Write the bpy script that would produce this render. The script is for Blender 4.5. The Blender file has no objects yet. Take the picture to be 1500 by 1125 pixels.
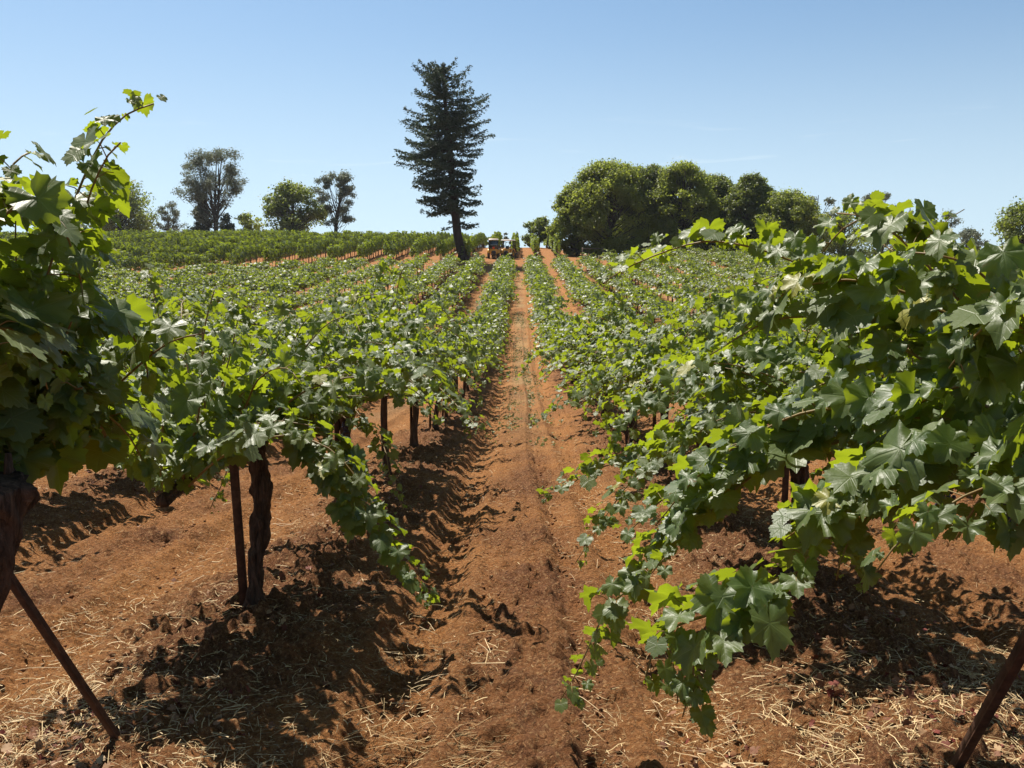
import bpy, math, random
import numpy as np
from mathutils import Vector, Matrix, Euler

R = math.radians
scene = bpy.context.scene
COL = scene.collection

# ------------------------------------------------------------------ camera
F_PX, W_PX, H_PX = 1300.0, 1500.0, 1125.0
EYE = 1.52
PITCH = math.atan(172.5 / F_PX)
YAW = math.atan(10.0 / F_PX)
cd = bpy.data.cameras.new('camera'); cam = bpy.data.objects.new('camera', cd); COL.objects.link(cam)
cd.sensor_width = 36.0; cd.lens = 36.0 * F_PX / W_PX
cd.clip_start = 0.05; cd.clip_end = 9000
cam.location = (0, 0, EYE)
cam.rotation_euler = (math.pi / 2 - PITCH, 0, YAW)
scene.camera = cam
CAM_R = np.array(Euler((math.pi / 2 - PITCH, 0, YAW)).to_matrix())

# ------------------------------------------------------------------ sun and sky
SUN_DIR = Vector((-0.34, 0.50, 1.0)).normalized()          # towards the sun
SUN_EL = math.asin(SUN_DIR.z); SUN_AZ = math.atan2(SUN_DIR.x, SUN_DIR.y)
sl = bpy.data.lights.new('sun', 'SUN'); sun = bpy.data.objects.new('sun', sl); COL.objects.link(sun)
sl.energy = 4.95; sl.angle = R(0.53); sl.color = (1.0, 0.94, 0.83)
sun.rotation_euler = (-SUN_DIR).to_track_quat('-Z', 'Y').to_euler()
world = bpy.data.worlds.new('World'); scene.world = world; world.use_nodes = True
wn = world.node_tree.nodes; wl = world.node_tree.links; wn.clear()
wo = wn.new('ShaderNodeOutputWorld'); wb = wn.new('ShaderNodeBackground'); ws = wn.new('ShaderNodeTexSky')
ws.sky_type = 'NISHITA'; ws.sun_disc = False; ws.sun_elevation = SUN_EL; ws.sun_rotation = SUN_AZ
ws.altitude = 600; ws.air_density = 1.0; ws.dust_density = 0.9; ws.ozone_density = 1.0
wb.inputs['Strength'].default_value = 0.084
# the view direction is lifted a little so that the band at the horizon stays pale blue
wtc = wn.new('ShaderNodeTexCoord'); wsep = wn.new('ShaderNodeSeparateXYZ'); wl.new(wtc.outputs['Generated'], wsep.inputs[0])
wz = wn.new('ShaderNodeMath'); wz.operation = 'MULTIPLY_ADD'; wl.new(wsep.outputs[2], wz.inputs[0]); wz.inputs[1].default_value = 0.70; wz.inputs[2].default_value = 0.175
wcm = wn.new('ShaderNodeCombineXYZ'); wl.new(wsep.outputs[0], wcm.inputs[0]); wl.new(wsep.outputs[1], wcm.inputs[1]); wl.new(wz.outputs[0], wcm.inputs[2])
wl.new(wcm.outputs[0], ws.inputs['Vector'])
# a few faint wisps of high cloud low over the ridge
wmp = wn.new('ShaderNodeMapping'); wmp.inputs['Scale'].default_value = (5, 5, 60); wl.new(wtc.outputs['Generated'], wmp.inputs[0])
wno = wn.new('ShaderNodeTexNoise'); wno.inputs['Scale'].default_value = 1.6; wno.inputs['Detail'].default_value = 6; wno.inputs['Distortion'].default_value = .7; wl.new(wmp.outputs[0], wno.inputs['Vector'])
wr = wn.new('ShaderNodeMapRange'); wr.inputs[1].default_value = .60; wr.inputs[2].default_value = .78; wr.inputs[4].default_value = .30; wl.new(wno.outputs[0], wr.inputs[0])
wb1 = wn.new('ShaderNodeMapRange'); wb1.interpolation_type = 'SMOOTHSTEP'; wb1.inputs[1].default_value = .17; wb1.inputs[2].default_value = .12; wl.new(wsep.outputs[2], wb1.inputs[0])
wb2 = wn.new('ShaderNodeMapRange'); wb2.interpolation_type = 'SMOOTHSTEP'; wb2.inputs[1].default_value = .07; wb2.inputs[2].default_value = .10; wl.new(wsep.outputs[2], wb2.inputs[0])
wm1 = wn.new('ShaderNodeMath'); wm1.operation = 'MULTIPLY'; wl.new(wb1.outputs[0], wm1.inputs[0]); wl.new(wb2.outputs[0], wm1.inputs[1])
wm2 = wn.new('ShaderNodeMath'); wm2.operation = 'MULTIPLY'; wl.new(wm1.outputs[0], wm2.inputs[0]); wl.new(wr.outputs[0], wm2.inputs[1])
wmx = wn.new('ShaderNodeMix'); wmx.data_type = 'RGBA'; wl.new(wm2.outputs[0], wmx.inputs[0]); wl.new(ws.outputs[0], wmx.inputs[6]); wmx.inputs[7].default_value = (7.6, 7.4, 7.9, 1)
whz = wn.new('ShaderNodeMapRange'); whz.interpolation_type = 'SMOOTHSTEP'; whz.inputs[1].default_value = .30; whz.inputs[2].default_value = -.02; whz.inputs[4].default_value = .60; wl.new(wsep.outputs[2], whz.inputs[0])
wm3 = wn.new('ShaderNodeMix'); wm3.data_type = 'RGBA'; wl.new(whz.outputs[0], wm3.inputs[0]); wl.new(wmx.outputs[2], wm3.inputs[6]); wm3.inputs[7].default_value = (6.9, 7.3, 7.7, 1)
wm4 = wn.new('ShaderNodeMix'); wm4.data_type = 'RGBA'; wm4.blend_type = 'MULTIPLY'; wm4.inputs[0].default_value = 1; wl.new(wm3.outputs[2], wm4.inputs[6]); wm4.inputs[7].default_value = (.92, 1.03, 1.0, 1)
# sky dimmed towards the unseen zenith to weaken its fill light
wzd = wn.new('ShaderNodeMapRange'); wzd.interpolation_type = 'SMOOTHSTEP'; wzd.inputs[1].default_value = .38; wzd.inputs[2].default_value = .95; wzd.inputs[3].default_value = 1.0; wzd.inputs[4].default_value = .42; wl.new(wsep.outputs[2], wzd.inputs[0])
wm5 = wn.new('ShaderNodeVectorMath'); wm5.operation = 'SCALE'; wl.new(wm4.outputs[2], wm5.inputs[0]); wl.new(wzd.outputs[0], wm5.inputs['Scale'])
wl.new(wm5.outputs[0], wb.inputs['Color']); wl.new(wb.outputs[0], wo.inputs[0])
scene.view_settings.view_transform = 'Standard'; scene.view_settings.look = 'None'
scene.view_settings.exposure = 0.74; scene.view_settings.gamma = 1.0
scene.cycles.max_bounces = 6; scene.cycles.transmission_bounces = 3; scene.cycles.transparent_max_bounces = 6
scene.cycles.diffuse_bounces = 3; scene.cycles.glossy_bounces = 2
scene.cycles.use_denoising = True

def tag(o, label=None, cat=None, group=None, kind=None):
    if label: o['label'] = label
    if cat: o['category'] = cat
    if group: o['group'] = group
    if kind: o['kind'] = kind
    return o

# ------------------------------------------------------------------ noise
_rt = np.random.RandomState(5).rand(256, 256)
def vnoise(x, y, s=0):
    x = np.asarray(x, float) + s * 17.31; y = np.asarray(y, float) + s * 9.77
    xi = np.floor(x).astype(int); yi = np.floor(y).astype(int)
    fx = x - xi; fy = y - yi
    fx = fx * fx * (3 - 2 * fx); fy = fy * fy * (3 - 2 * fy)
    a = _rt[xi & 255, yi & 255]; b = _rt[(xi + 1) & 255, yi & 255]
    c = _rt[xi & 255, (yi + 1) & 255]; d = _rt[(xi + 1) & 255, (yi + 1) & 255]
    return (a * (1 - fx) + b * fx) * (1 - fy) + (c * (1 - fx) + d * fx) * fy
def fbm(x, y, o=4, s=0):
    t = 0; a = 0.5
    for k in range(o):
        t = t + a * vnoise(x * 2**k, y * 2**k, s + k * 3); a *= 0.5
    return t

# ------------------------------------------------------------------ terrain
_pd = np.array([-400, -60, 0, 17.5, 30, 40, 60, 80, 92, 100, 112, 118, 126, 145, 165, 185, 260, 420, 900, 6000], float)
_pz = np.array([10, 5.5, 0, -1.575, -2.4, -2.5, -1.7, -0.55, 0.3, 1.0, 2.15, 2.65, 3.2, 4.6, 5.2, 4.8, -1, -14, -26, -40], float)
_td = np.arange(-400, 6000, 0.5); _tz = np.interp(_td, _pd, _pz)
_k = np.ones(11) / 11.0
_tz = np.convolve(np.convolve(np.pad(_tz, 16, 'edge'), _k, 'same'), _k, 'same')[16:-16]
def macro(x, y):
    x = np.asarray(x, float); y = np.asarray(y, float)
    z = np.interp(y, _td, _tz)
    w = np.clip((y - 60) / 60, 0, 1)
    right = np.clip((x - 14) / 60, 0, 1)
    z = z - w * right * right * 7.0
    # the ridge only rises behind the left half
    z = z - np.clip((y - 120) / 40, 0, 1) * np.clip((x - 4) / 16, 0, 1) * 2.0
    z = z + 0.25 * np.sin(x * 0.06 + y * 0.03) * np.clip((y - 30) / 50, 0, 1)
    return z
ROW_L, ROW_R, SP = -1.42, 1.62, 3.0
def track_y(x):                       # near edge of the farm track that crosses the hill
    x = np.asarray(x, float)
    return np.where(x < 0, 102.5 + 0.42 * np.maximum(x, -60), 102.5 + np.clip((x - 7) * 1.6, 0, 17))
def row_off(x):
    # distance from the nearest vine row (rows run along Y)
    left = np.abs(((ROW_L - x) + SP / 2) % SP - SP / 2)
    right = np.abs(((x - ROW_R) + SP / 2) % SP - SP / 2)
    return np.where(x < 0.1, left, right)
def gz(x, y):
    x = np.asarray(x, float); y = np.asarray(y, float)
    inb = np.clip((track_y(x) - y) / 3, 0, 1) * np.clip((44 - x) / 2, 0, 1)
    off = row_off(x)
    berm = 0.10 * np.exp(-(off / 0.45) ** 2)
    rut = -0.035 * np.exp(-((off - 0.85) / 0.2) ** 2)
    return macro(x, y) + inb * (berm + rut)

def project(px, py, y):
    """World point seen at photo pixel (px, py) whose world Y is y."""
    v = CAM_R @ np.array([(px - W_PX / 2) / F_PX, (H_PX / 2 - py) / F_PX, -1.0])
    t = y / v[1]
    return np.array([v[0] * t, y, EYE + v[2] * t])
def px_x(px, y):
    return project(px, 400, y)[0]

# ------------------------------------------------------------------ meshes
def make_mesh(name, V, faces_n, loops, mats, uv=None, tint=None, mi=None, smooth=False, attrs=None):
    me = bpy.data.meshes.new(name)
    V = np.asarray(V, np.float32)
    me.vertices.add(len(V)); me.vertices.foreach_set('co', V.ravel())
    me.loops.add(len(loops)); me.loops.foreach_set('vertex_index', np.asarray(loops, np.int32))
    fn = np.asarray(faces_n, np.int32)
    me.polygons.add(len(fn))
    st = np.concatenate([[0], np.cumsum(fn)[:-1]]).astype(np.int32)
    me.polygons.foreach_set('loop_start', st)
    if mi is not None: me.polygons.foreach_set('material_index', np.asarray(mi, np.int32))
    if smooth: me.polygons.foreach_set('use_smooth', np.ones(len(fn), bool))
    if uv is not None:
        u = me.uv_layers.new(name='UVMap')
        u.data.foreach_set('uv', np.asarray(uv, np.float32)[np.asarray(loops)].ravel())
    for k, a in ([('tint', tint)] if tint is not None else []) + list((attrs or {}).items()):
        at = me.attributes.new(k, 'FLOAT', 'POINT'); at.data.foreach_set('value', np.asarray(a, np.float32))
    for m in (mats if isinstance(mats, (list, tuple)) else [mats]): me.materials.append(m)
    me.update(calc_edges=True); me.validate()
    return me

class MB:
    """Collects pieces with numpy and links them as one mesh object."""
    def __init__(s): s.V = []; s.n = 0; s.FN = []; s.L = []; s.UV = []; s.T = []; s.MI = []
    def add(s, V, fn, loops, uv=None, tint=0.5, mi=0):
        V = np.asarray(V, float); k = len(V)
        s.V.append(V); s.L.append(np.asarray(loops, np.int64) + s.n); s.FN.append(np.asarray(fn)); s.n += k
        s.UV.append(np.zeros((k, 2)) if uv is None else uv)
        s.T.append(np.full(k, tint) if np.isscalar(tint) else tint)
        s.MI.append(np.full(len(fn), mi))
        return s
    def mesh(s, name, mats, smooth=False):
        return make_mesh(name, np.concatenate(s.V), np.concatenate(s.FN), np.concatenate(s.L), mats,
                         np.concatenate(s.UV), np.concatenate(s.T), np.concatenate(s.MI), smooth)
    def build(s, name, mats, parent=None, smooth=False):
        return link(name, s.mesh(name, mats, smooth), parent)
    def box(s, c, size, rot=None, tint=0.5, mi=0, bevel=0.0, taper=(1, 1)):
        hx, hy, hz = [q / 2 for q in size]
        b = min(bevel, hx * .9, hy * .9, hz * .9)
        rings = []
        def ring(x, y, z, bb):
            return [(x, -y + bb, z), (x, y - bb, z), (x - bb, y, z), (-x + bb, y, z), (-x, y - bb, z), (-x, -y + bb, z), (-x + bb, -y, z), (x - bb, -y, z)]
        bb = max(b, 1e-4)
        tx, ty = taper
        P = ring(hx - bb, hy - bb, -hz, bb * .6) + ring(hx, hy, -hz + bb, bb) + ring(hx * tx, hy * ty, hz - bb, bb) + ring(hx * tx - bb, hy * ty - bb, hz, bb * .6)
        P = np.array(P); fn = []; L = []
        fn.append(8); L += list(range(7, -1, -1))
        for r in range(3):
            for k in range(8):
                fn.append(4); L += [r * 8 + k, r * 8 + (k + 1) % 8, (r + 1) * 8 + (k + 1) % 8, (r + 1) * 8 + k]
        fn.append(8); L += list(range(24, 32))
        if rot is not None: P = P @ np.array(Euler(rot).to_matrix()).T
        return s.add(P + np.array(c), fn, L, tint=tint, mi=mi)
    def tube(s, P, rad, n=8, tint=0.5, mi=0, cap=True, noise=0.0, seed=0):
        P = np.asarray(P, float); m = len(P)
        rad = np.full(m, rad) if np.isscalar(rad) else np.asarray(rad, float)
        T = np.gradient(P, axis=0); T /= np.linalg.norm(T, axis=1)[:, None] + 1e-9
        up = np.array([0, 0, 1.0]) if abs(T[0, 2]) < .8 else np.array([1.0, 0, 0])
        a = np.linspace(0, 2 * np.pi, n, endpoint=False)
        V = np.zeros((m, n, 3)); U = up
        for i in range(m):
            X = U - T[i] * (U @ T[i]); X /= np.linalg.norm(X) + 1e-9; U = X
            Y = np.cross(T[i], X)
            r = rad[i]
            if noise:
                g = vnoise(np.cos(a) * 2.2 + 5 + i * .02, np.sin(a) * 2.2 + i * .25, seed)
                g2 = vnoise(a * 3.0, np.full(n, i * .12), seed + 4)
                ac = np.minimum(a, 2 * np.pi - a)
                g3 = vnoise(ac * 5.5 + i * .02, np.full(n, i * .16), seed + 8) if n > 20 else .5
                r = r * (1 + noise * (g - .5) * 1.4 + noise * (g2 - .5) + noise * .8 * (g3 - .5))
            V[i] = P[i] + (np.cos(a) * r)[:, None] * X + (np.sin(a) * r)[:, None] * Y
        i0 = (np.arange(m - 1)[:, None] * n + np.arange(n)[None]).ravel()
        i1 = (np.arange(m - 1)[:, None] * n + (np.arange(n)[None] + 1) % n).ravel()
        L = np.stack([i0, i1, i1 + n, i0 + n], 1).ravel(); fn = np.full(len(i0), 4)
        if cap:
            L = np.concatenate([L, np.arange(n)[::-1], (m - 1) * n + np.arange(n)]); fn = np.concatenate([fn, [n, n]])
        s.add(V.reshape(-1, 3), fn, L, tint=tint, mi=mi); return s
    def cyl(s, a, b, r, n=16, r2=None, tint=.5, mi=0):
        return s.tube([a, b], [r, r if r2 is None else r2], n, tint, mi)
    def blob(s, c, size, seed=0, amp=.25, n=7, m=5, tint=.5, mi=0):
        th = np.linspace(0, np.pi, m + 2)[1:-1]; ph = np.linspace(0, 2 * np.pi, n, endpoint=False)
        P = np.array([[np.sin(t) * np.cos(p), np.sin(t) * np.sin(p), np.cos(t)] for t in th for p in ph] + [[0, 0, 1], [0, 0, -1]])
        rs = np.random.RandomState(seed); P = P * (1 + amp * (rs.rand(len(P), 1) * 2 - 1)) * np.array(size) + np.array(c)
        L = []; fn = []
        for i in range(m - 1):
            for k in range(n): L += [i * n + k, (i + 1) * n + k, (i + 1) * n + (k + 1) % n, i * n + (k + 1) % n]; fn.append(4)
        for k in range(n):
            L += [m * n, k, (k + 1) % n]; fn.append(3)
            L += [m * n + 1, (m - 1) * n + (k + 1) % n, (m - 1) * n + k]; fn.append(3)
        return s.add(P, fn, L, tint=tint, mi=mi)

def link(name, me, parent=None):
    o = bpy.data.objects.new(name, me); COL.objects.link(o)
    if parent is not None: o.parent = parent
    return o
def empty(name, loc, rz=0):
    o = bpy.data.objects.new(name, None); COL.objects.link(o); o.location = loc; o.rotation_euler = (0, 0, rz)
    o.empty_display_size = .1
    return o

# ------------------------------------------------------------------ materials
class NT:
    def __init__(s, name):
        s.m = bpy.data.materials.new(name); s.m.use_nodes = True
        s.n = s.m.node_tree.nodes; s.l = s.m.node_tree.links; s.n.clear()
        s.out = s.n.new('ShaderNodeOutputMaterial')
    def node(s, t, ins=None, **kw):
        nd = s.n.new(t)
        for k, v in kw.items(): setattr(nd, k, v)
        for k, v in (ins or {}).items():
            if hasattr(v, 'is_output') or isinstance(v, bpy.types.NodeSocket): s.l.new(v, nd.inputs[k])
            else: nd.inputs[k].default_value = v
        return nd
    def math(s, op, a, b=0.0, c=None, clamp=False):
        nd = s.n.new('ShaderNodeMath'); nd.operation = op; nd.use_clamp = clamp
        for i, v in enumerate([a, b] + ([c] if c is not None else [])):
            if isinstance(v, bpy.types.NodeSocket): s.l.new(v, nd.inputs[i])
            else: nd.inputs[i].default_value = v
        return nd.outputs[0]
    def mix(s, f, a, b, kind='MIX'):
        nd = s.n.new('ShaderNodeMix'); nd.data_type = 'RGBA'; nd.blend_type = kind
        for i, v in ((0, f), (6, a), (7, b)):
            if isinstance(v, bpy.types.NodeSocket): s.l.new(v, nd.inputs[i])
            else: nd.inputs[i].default_value = v if i == 0 else (*v, 1.0)
        return nd.outputs[2]
    def noise(s, scale, detail=4, rough=.55, vec=None, out=0, dist=0.0):
        nd = s.n.new('ShaderNodeTexNoise'); nd.inputs['Scale'].default_value = scale
        nd.inputs['Detail'].default_value = detail; nd.inputs['Roughness'].default_value = rough
        nd.inputs['Distortion'].default_value = dist
        if vec is not None: s.l.new(vec, nd.inputs['Vector'])
        return nd.outputs[out]
    def ramp(s, f, stops):
        nd = s.n.new('ShaderNodeValToRGB'); e = nd.color_ramp.elements
        while len(e) < len(stops): e.new(0.5)
        for q, (p, c) in zip(e, stops): q.position = p; q.color = (*c, 1.0) if len(c) == 3 else c
        s.l.new(f, nd.inputs[0]); return nd.outputs[0]
    def attr(s, name):
        nd = s.n.new('ShaderNodeAttribute'); nd.attribute_name = name; return nd.outputs['Fac']
    def coord(s, k='Object'):
        return s.n.new('ShaderNodeTexCoord').outputs[k]
    def pos(s): return s.n.new('ShaderNodeNewGeometry').outputs['Position']
    def bsdf(s, color, rough=.6, metal=0.0, spec=.5, normal=None, **kw):
        nd = s.n.new('ShaderNodeBsdfPrincipled')
        for k, v in (('Base Color', color), ('Roughness', rough), ('Metallic', metal), ('Specular IOR Level', spec), *kw.items()):
            if isinstance(v, bpy.types.NodeSocket): s.l.new(v, nd.inputs[k])
            else: nd.inputs[k].default_value = (*v, 1.0) if isinstance(v, tuple) and len(v) == 3 else v
        if normal is not None: s.l.new(normal, nd.inputs['Normal'])
        return nd.outputs[0]
    def bump(s, h, strength=.5, dist=.02):
        nd = s.n.new('ShaderNodeBump'); nd.inputs['Strength'].default_value = strength; nd.inputs['Distance'].default_value = dist
        s.l.new(h, nd.inputs['Height']); return nd.outputs[0]
    def fin(s, sh): s.l.new(sh, s.out.inputs['Surface']); return s.m

def leaf_material(name, top_a, top_b, under, trans, tfac=.34, rough=.42, spec=.5, veins=True, sheen=0.0):
    t = NT(name); tint = t.attr('tint')
    geo = t.n.new('ShaderNodeNewGeometry')
    base = t.mix(tint, top_a, top_b)
    if veins:   # a few leaves turn yellow, and brown scorched spots with their own outline
        base = t.mix(t.math('MULTIPLY', t.math('GREATER_THAN', tint, .985), .6), base, (.42, .36, .04))
    if veins:
        uvn = t.n.new('ShaderNodeUVMap'); sep = t.n.new('ShaderNodeSeparateXYZ'); t.l.new(uvn.outputs[0], sep.inputs[0])
        u = sep.outputs[0]; v = t.math('ABSOLUTE', sep.outputs[1])
        d = None
        for ang in (0, 52, 104):
            ca, sa = math.cos(R(ang)), math.sin(R(ang))
            perp = t.math('ABSOLUTE', t.math('SUBTRACT', t.math('MULTIPLY', v, ca), t.math('MULTIPLY', u, sa)))
            along = t.math('ADD', t.math('MULTIPLY', u, ca), t.math('MULTIPLY', v, sa))
            q = t.math('ADD', perp, t.math('MULTIPLY', t.math('LESS_THAN', along, 0.0), 9.0))
            # side veins leaving the main vein at about 45 degrees
            sv = t.math('PINGPONG', t.math('ADD', t.math('SUBTRACT', along, perp), 5.0), 0.11)
            q = t.math('MINIMUM', q, t.math('ADD', t.math('MULTIPLY', sv, 1.5), 0.012)) if ang == 0 else q
            d = q if d is None else t.math('MINIMUM', d, q)
        vein = t.math('SUBTRACT', 1.0, t.math('DIVIDE', d, 0.03), clamp=True)
        base = t.mix(t.math('MULTIPLY', vein, 0.35), base, (0.20, 0.27, 0.08))
    if veins:
        spot = t.math('GREATER_THAN', t.noise(26.0, 3, .6, t.pos(), dist=.6), .70)
        base = t.mix(t.math('MULTIPLY', spot, .8), base, (.20, .11, .04))
    wx = t.noise(9.0 if veins else 3.0, 3, .6, t.pos())
    base = t.mix(t.math('MULTIPLY', wx, 0.30), base, tuple(c * .55 for c in top_a))
    col = t.mix(geo.outputs['Backfacing'], base, under)
    kw = {}
    if veins:
        h = t.math('ADD', t.math('MULTIPLY', vein, -1.0), t.noise(60, 2, .6, t.pos()))
        kw['normal'] = t.bump(h, .32, .004)
    if sheen: kw['Sheen Weight'] = sheen; kw['Sheen Roughness'] = .45; kw['Sheen Tint'] = (1.0, .97, .84, 1.0)
    p = t.bsdf(col, rough, 0, spec, **kw)
    tr = t.n.new('ShaderNodeBsdfTranslucent'); t.l.new(t.mix(tint, trans, tuple(c * .62 for c in trans)), tr.inputs[0])
    mx = t.n.new('ShaderNodeMixShader'); mx.inputs[0].default_value = tfac
    t.l.new(p, mx.inputs[1]); t.l.new(tr.outputs[0], mx.inputs[2])
    return t.fin(mx.outputs[0])

M = {}
M['leaf'] = leaf_material('vine_leaf', (.050, .092, .016), (.095, .135, .020), (.10, .15, .035), (.46, .57, .02), .37, .47, .60, True, .15)
M['leaf_far'] = leaf_material('vine_leaf_far', (.050, .090, .018), (.095, .132, .022), (.09, .135, .035), (.42, .52, .022), .34, .48, .55, veins=False, sheen=.12)
M['oak'] = leaf_material('oak_leaf', (.10, .135, .028), (.17, .195, .042), (.15, .18, .05), (.52, .60, .07), .47, .5, .4, False)
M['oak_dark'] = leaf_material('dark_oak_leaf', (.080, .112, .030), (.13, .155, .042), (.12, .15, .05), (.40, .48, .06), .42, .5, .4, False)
M['pine'] = leaf_material('grey_pine_needles', (.12, .14, .095), (.19, .20, .14), (.16, .18, .12), (.26, .30, .18), .30, .6, .3, False)
M['fir'] = leaf_material('fir_needles', (.030, .055, .036), (.07, .095, .05), (.05, .075, .045), (.09, .13, .06), .22, .6, .25, False)
M['weed'] = leaf_material('weed_leaf', (.16, .17, .07), (.34, .28, .13), (.24, .22, .11), (.2, .26, .08), .25, .6, .3, False)

def m_cane():
    t = NT('cane_bark'); c = t.mix(t.noise(30, 3, .6, t.coord()), (.22, .10, .035), (.16, .15, .04))
    return t.fin(t.bsdf(c, .55, 0, .35, t.bump(t.noise(120, 2, .5, t.coord()), .3, .003)))
def m_bark(name, a, b, sc=(18, 18, 2.0), st=.9, dist=.02):
    t = NT(name); mp = t.n.new('ShaderNodeMapping'); mp.inputs['Scale'].default_value = sc
    t.l.new(t.coord(), mp.inputs[0]); v = mp.outputs[0]
    n = t.noise(1.6, 5, .7, v, dist=.8)
    c = t.ramp(n, [(.30, a), (.5, tuple((p + q) / 2 for p, q in zip(a, b))), (.68, b)])
    return t.fin(t.bsdf(c, .9, 0, .15, t.bump(n, st, dist)))
M['cane'] = m_cane()
M['bark'] = m_bark('vine_bark', (.024, .017, .013), (.16, .10, .068), (26, 26, 3), 1.0, .03)
M['tree_bark'] = m_bark('tree_bark', (.030, .023, .018), (.10, .080, .062), (3, 3, .5), .8, .1)
M['fir_bark'] = m_bark('fir_bark', (.020, .015, .012), (.070, .052, .042), (4, 4, .6), .8, .1)
def m_rust():
    t = NT('rusted_steel'); n = t.noise(14, 5, .65, t.coord())
    c = t.ramp(n, [(.3, (.040, .020, .013)), (.52, (.085, .040, .024)), (.72, (.16, .080, .045))])
    return t.fin(t.bsdf(c, .75, .25, .3, t.bump(t.noise(90, 3, .6, t.coord()), .35, .004)))
M['rust'] = m_rust()
def m_wood(name, a, b):
    t = NT(name); mp = t.n.new('ShaderNodeMapping'); mp.inputs['Scale'].default_value = (12, 12, 1.2)
    t.l.new(t.coord(), mp.inputs[0]); n = t.noise(2, 5, .6, mp.outputs[0], dist=.6)
    return t.fin(t.bsdf(t.mix(n, a, b), .85, 0, .2, t.bump(n, .5, .01)))
M['wood'] = m_wood('weathered_wood', (.10, .075, .05), (.26, .20, .14))
def m_paint(name, c, rough=.35, metal=0.0):
    t = NT(name); n = t.noise(6, 4, .6, t.coord())
    return t.fin(t.bsdf(t.mix(t.math('MULTIPLY', n, .5), c, tuple(q * .6 + .04 for q in c)), rough, metal, .5, **{'Coat Weight': .3}))
M['yellow'] = m_paint('orange_paint', (.74, .38, .03))
M['white'] = m_paint('white_paint', (.80, .74, .68))
M['black'] = m_paint('black_iron', (.02, .02, .02), .6)
M['rubber'] = m_paint('tyre_rubber', (.025, .023, .022), .85)
M['lamp'] = m_paint('orange_beacon', (.85, .10, .02), .3)
M['grey'] = m_paint('grey_iron', (.30, .30, .30), .5, .4)
def m_glass():
    t = NT('cab_glass'); return t.fin(t.bsdf((.02, .03, .035), .05, 0, .8))
M['glass'] = m_glass()
def m_grape():
    t = NT('grape_skin'); n = t.noise(25, 3, .6, t.coord())
    return t.fin(t.bsdf(t.mix(n, (.014, .009, .020), (.045, .03, .06)), .42, 0, .5))
M['grape'] = m_grape()
def m_straw():
    t = NT('straw'); c = t.mix(t.attr('tint'), (.24, .145, .065), (.68, .51, .27))
    return t.fin(t.bsdf(c, .6, 0, .35))
M['straw'] = m_straw()
def m_litter():
    t = NT('dry_leaf_litter'); c = t.ramp(t.attr('tint'), [(0, (.14, .022, .014)), (.35, (.14, .050, .025)), (.7, (.24, .12, .06)), (1, (.46, .32, .18))])
    return t.fin(t.bsdf(c, .7, 0, .3))
M['litter'] = m_litter()
def m_clod():
    t = NT('soil_clod'); n = t.noise(40, 4, .6, t.pos())
    c = t.mix(n, (.135, .062, .030), (.26, .125, .060))
    return t.fin(t.bsdf(c, .95, 0, .1, t.bump(n, .8, .01)))
M['clod'] = m_clod()
def m_ground():
    t = NT('red_soil'); p = t.pos()
    loose = t.attr('loose'); dry = t.attr('dry'); straw = t.attr('strawy')
    n1 = t.noise(1.3, 6, .62, p); n2 = t.noise(9, 6, .7, p); n3 = t.noise(70, 5, .7, p); n4 = t.noise(230, 3, .7, p)
    packed = t.ramp(t.math('ADD', t.math('MULTIPLY', n2, .45), t.math('MULTIPLY', n3, .55)), [(.28, (.115, .046, .018)), (.42, (.31, .130, .043)), (.58, (.43, .193, .066)), (.70, (.56, .31, .135))])
    crumb = t.ramp(n3, [(.29, (.050, .023, .014)), (.44, (.145, .060, .029)), (.60, (.235, .108, .050)), (.72, (.36, .20, .11))])
    f = t.math('ADD', t.math('MULTIPLY', t.math('SUBTRACT', n2, .5), 1.6), loose, clamp=True)
    c = t.mix(f, packed, crumb)
    c = t.mix(t.math('MULTIPLY', t.math('SUBTRACT', n1, .35, clamp=True), .7), c, (.30, .125, .05))
    # chopped straw pressed into the soil
    mp = t.n.new('ShaderNodeMapping'); mp.inputs['Scale'].default_value = (1.0, .35, 1.0); mp.inputs['Rotation'].default_value = (0, 0, .9)
    t.l.new(p, mp.inputs[0])
    s1 = t.math('GREATER_THAN', t.noise(95, 3, .6, mp.outputs[0], dist=1.2), .63)
    s2 = t.math('MULTIPLY', s1, t.math('MULTIPLY', straw, .8))
    c = t.mix(s2, c, (.50, .35, .17))
    drycol = t.mix(t.noise(3, 5, .7, p), (.30, .20, .09), (.48, .36, .19))
    c = t.mix(dry, c, drycol)
    far = t.math('MULTIPLY', n4, .4)
    vo = t.n.new('ShaderNodeTexVoronoi'); vo.inputs['Scale'].default_value = 38; t.l.new(p, vo.inputs['Vector'])
    vd = t.math('SUBTRACT', .6, vo.outputs['Distance'], clamp=True)
    c = t.mix(t.math('MULTIPLY', t.math('LESS_THAN', t.noise(33, 4, .7, p), .44), .55), c, (.135, .058, .026))
    c = t.mix(t.math('MULTIPLY', t.math('GREATER_THAN', t.noise(48, 3, .7, p), .58), .38), c, (.60, .37, .18))
    h = t.math('ADD', t.math('ADD', t.math('ADD', t.math('MULTIPLY', n3, .6), far), t.math('MULTIPLY', n2, .8)), t.math('MULTIPLY', vd, .5))
    return t.fin(t.bsdf(c, .95, 0, .12, t.bump(h, 1.0, .045)))
M['ground'] = m_ground()

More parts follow.
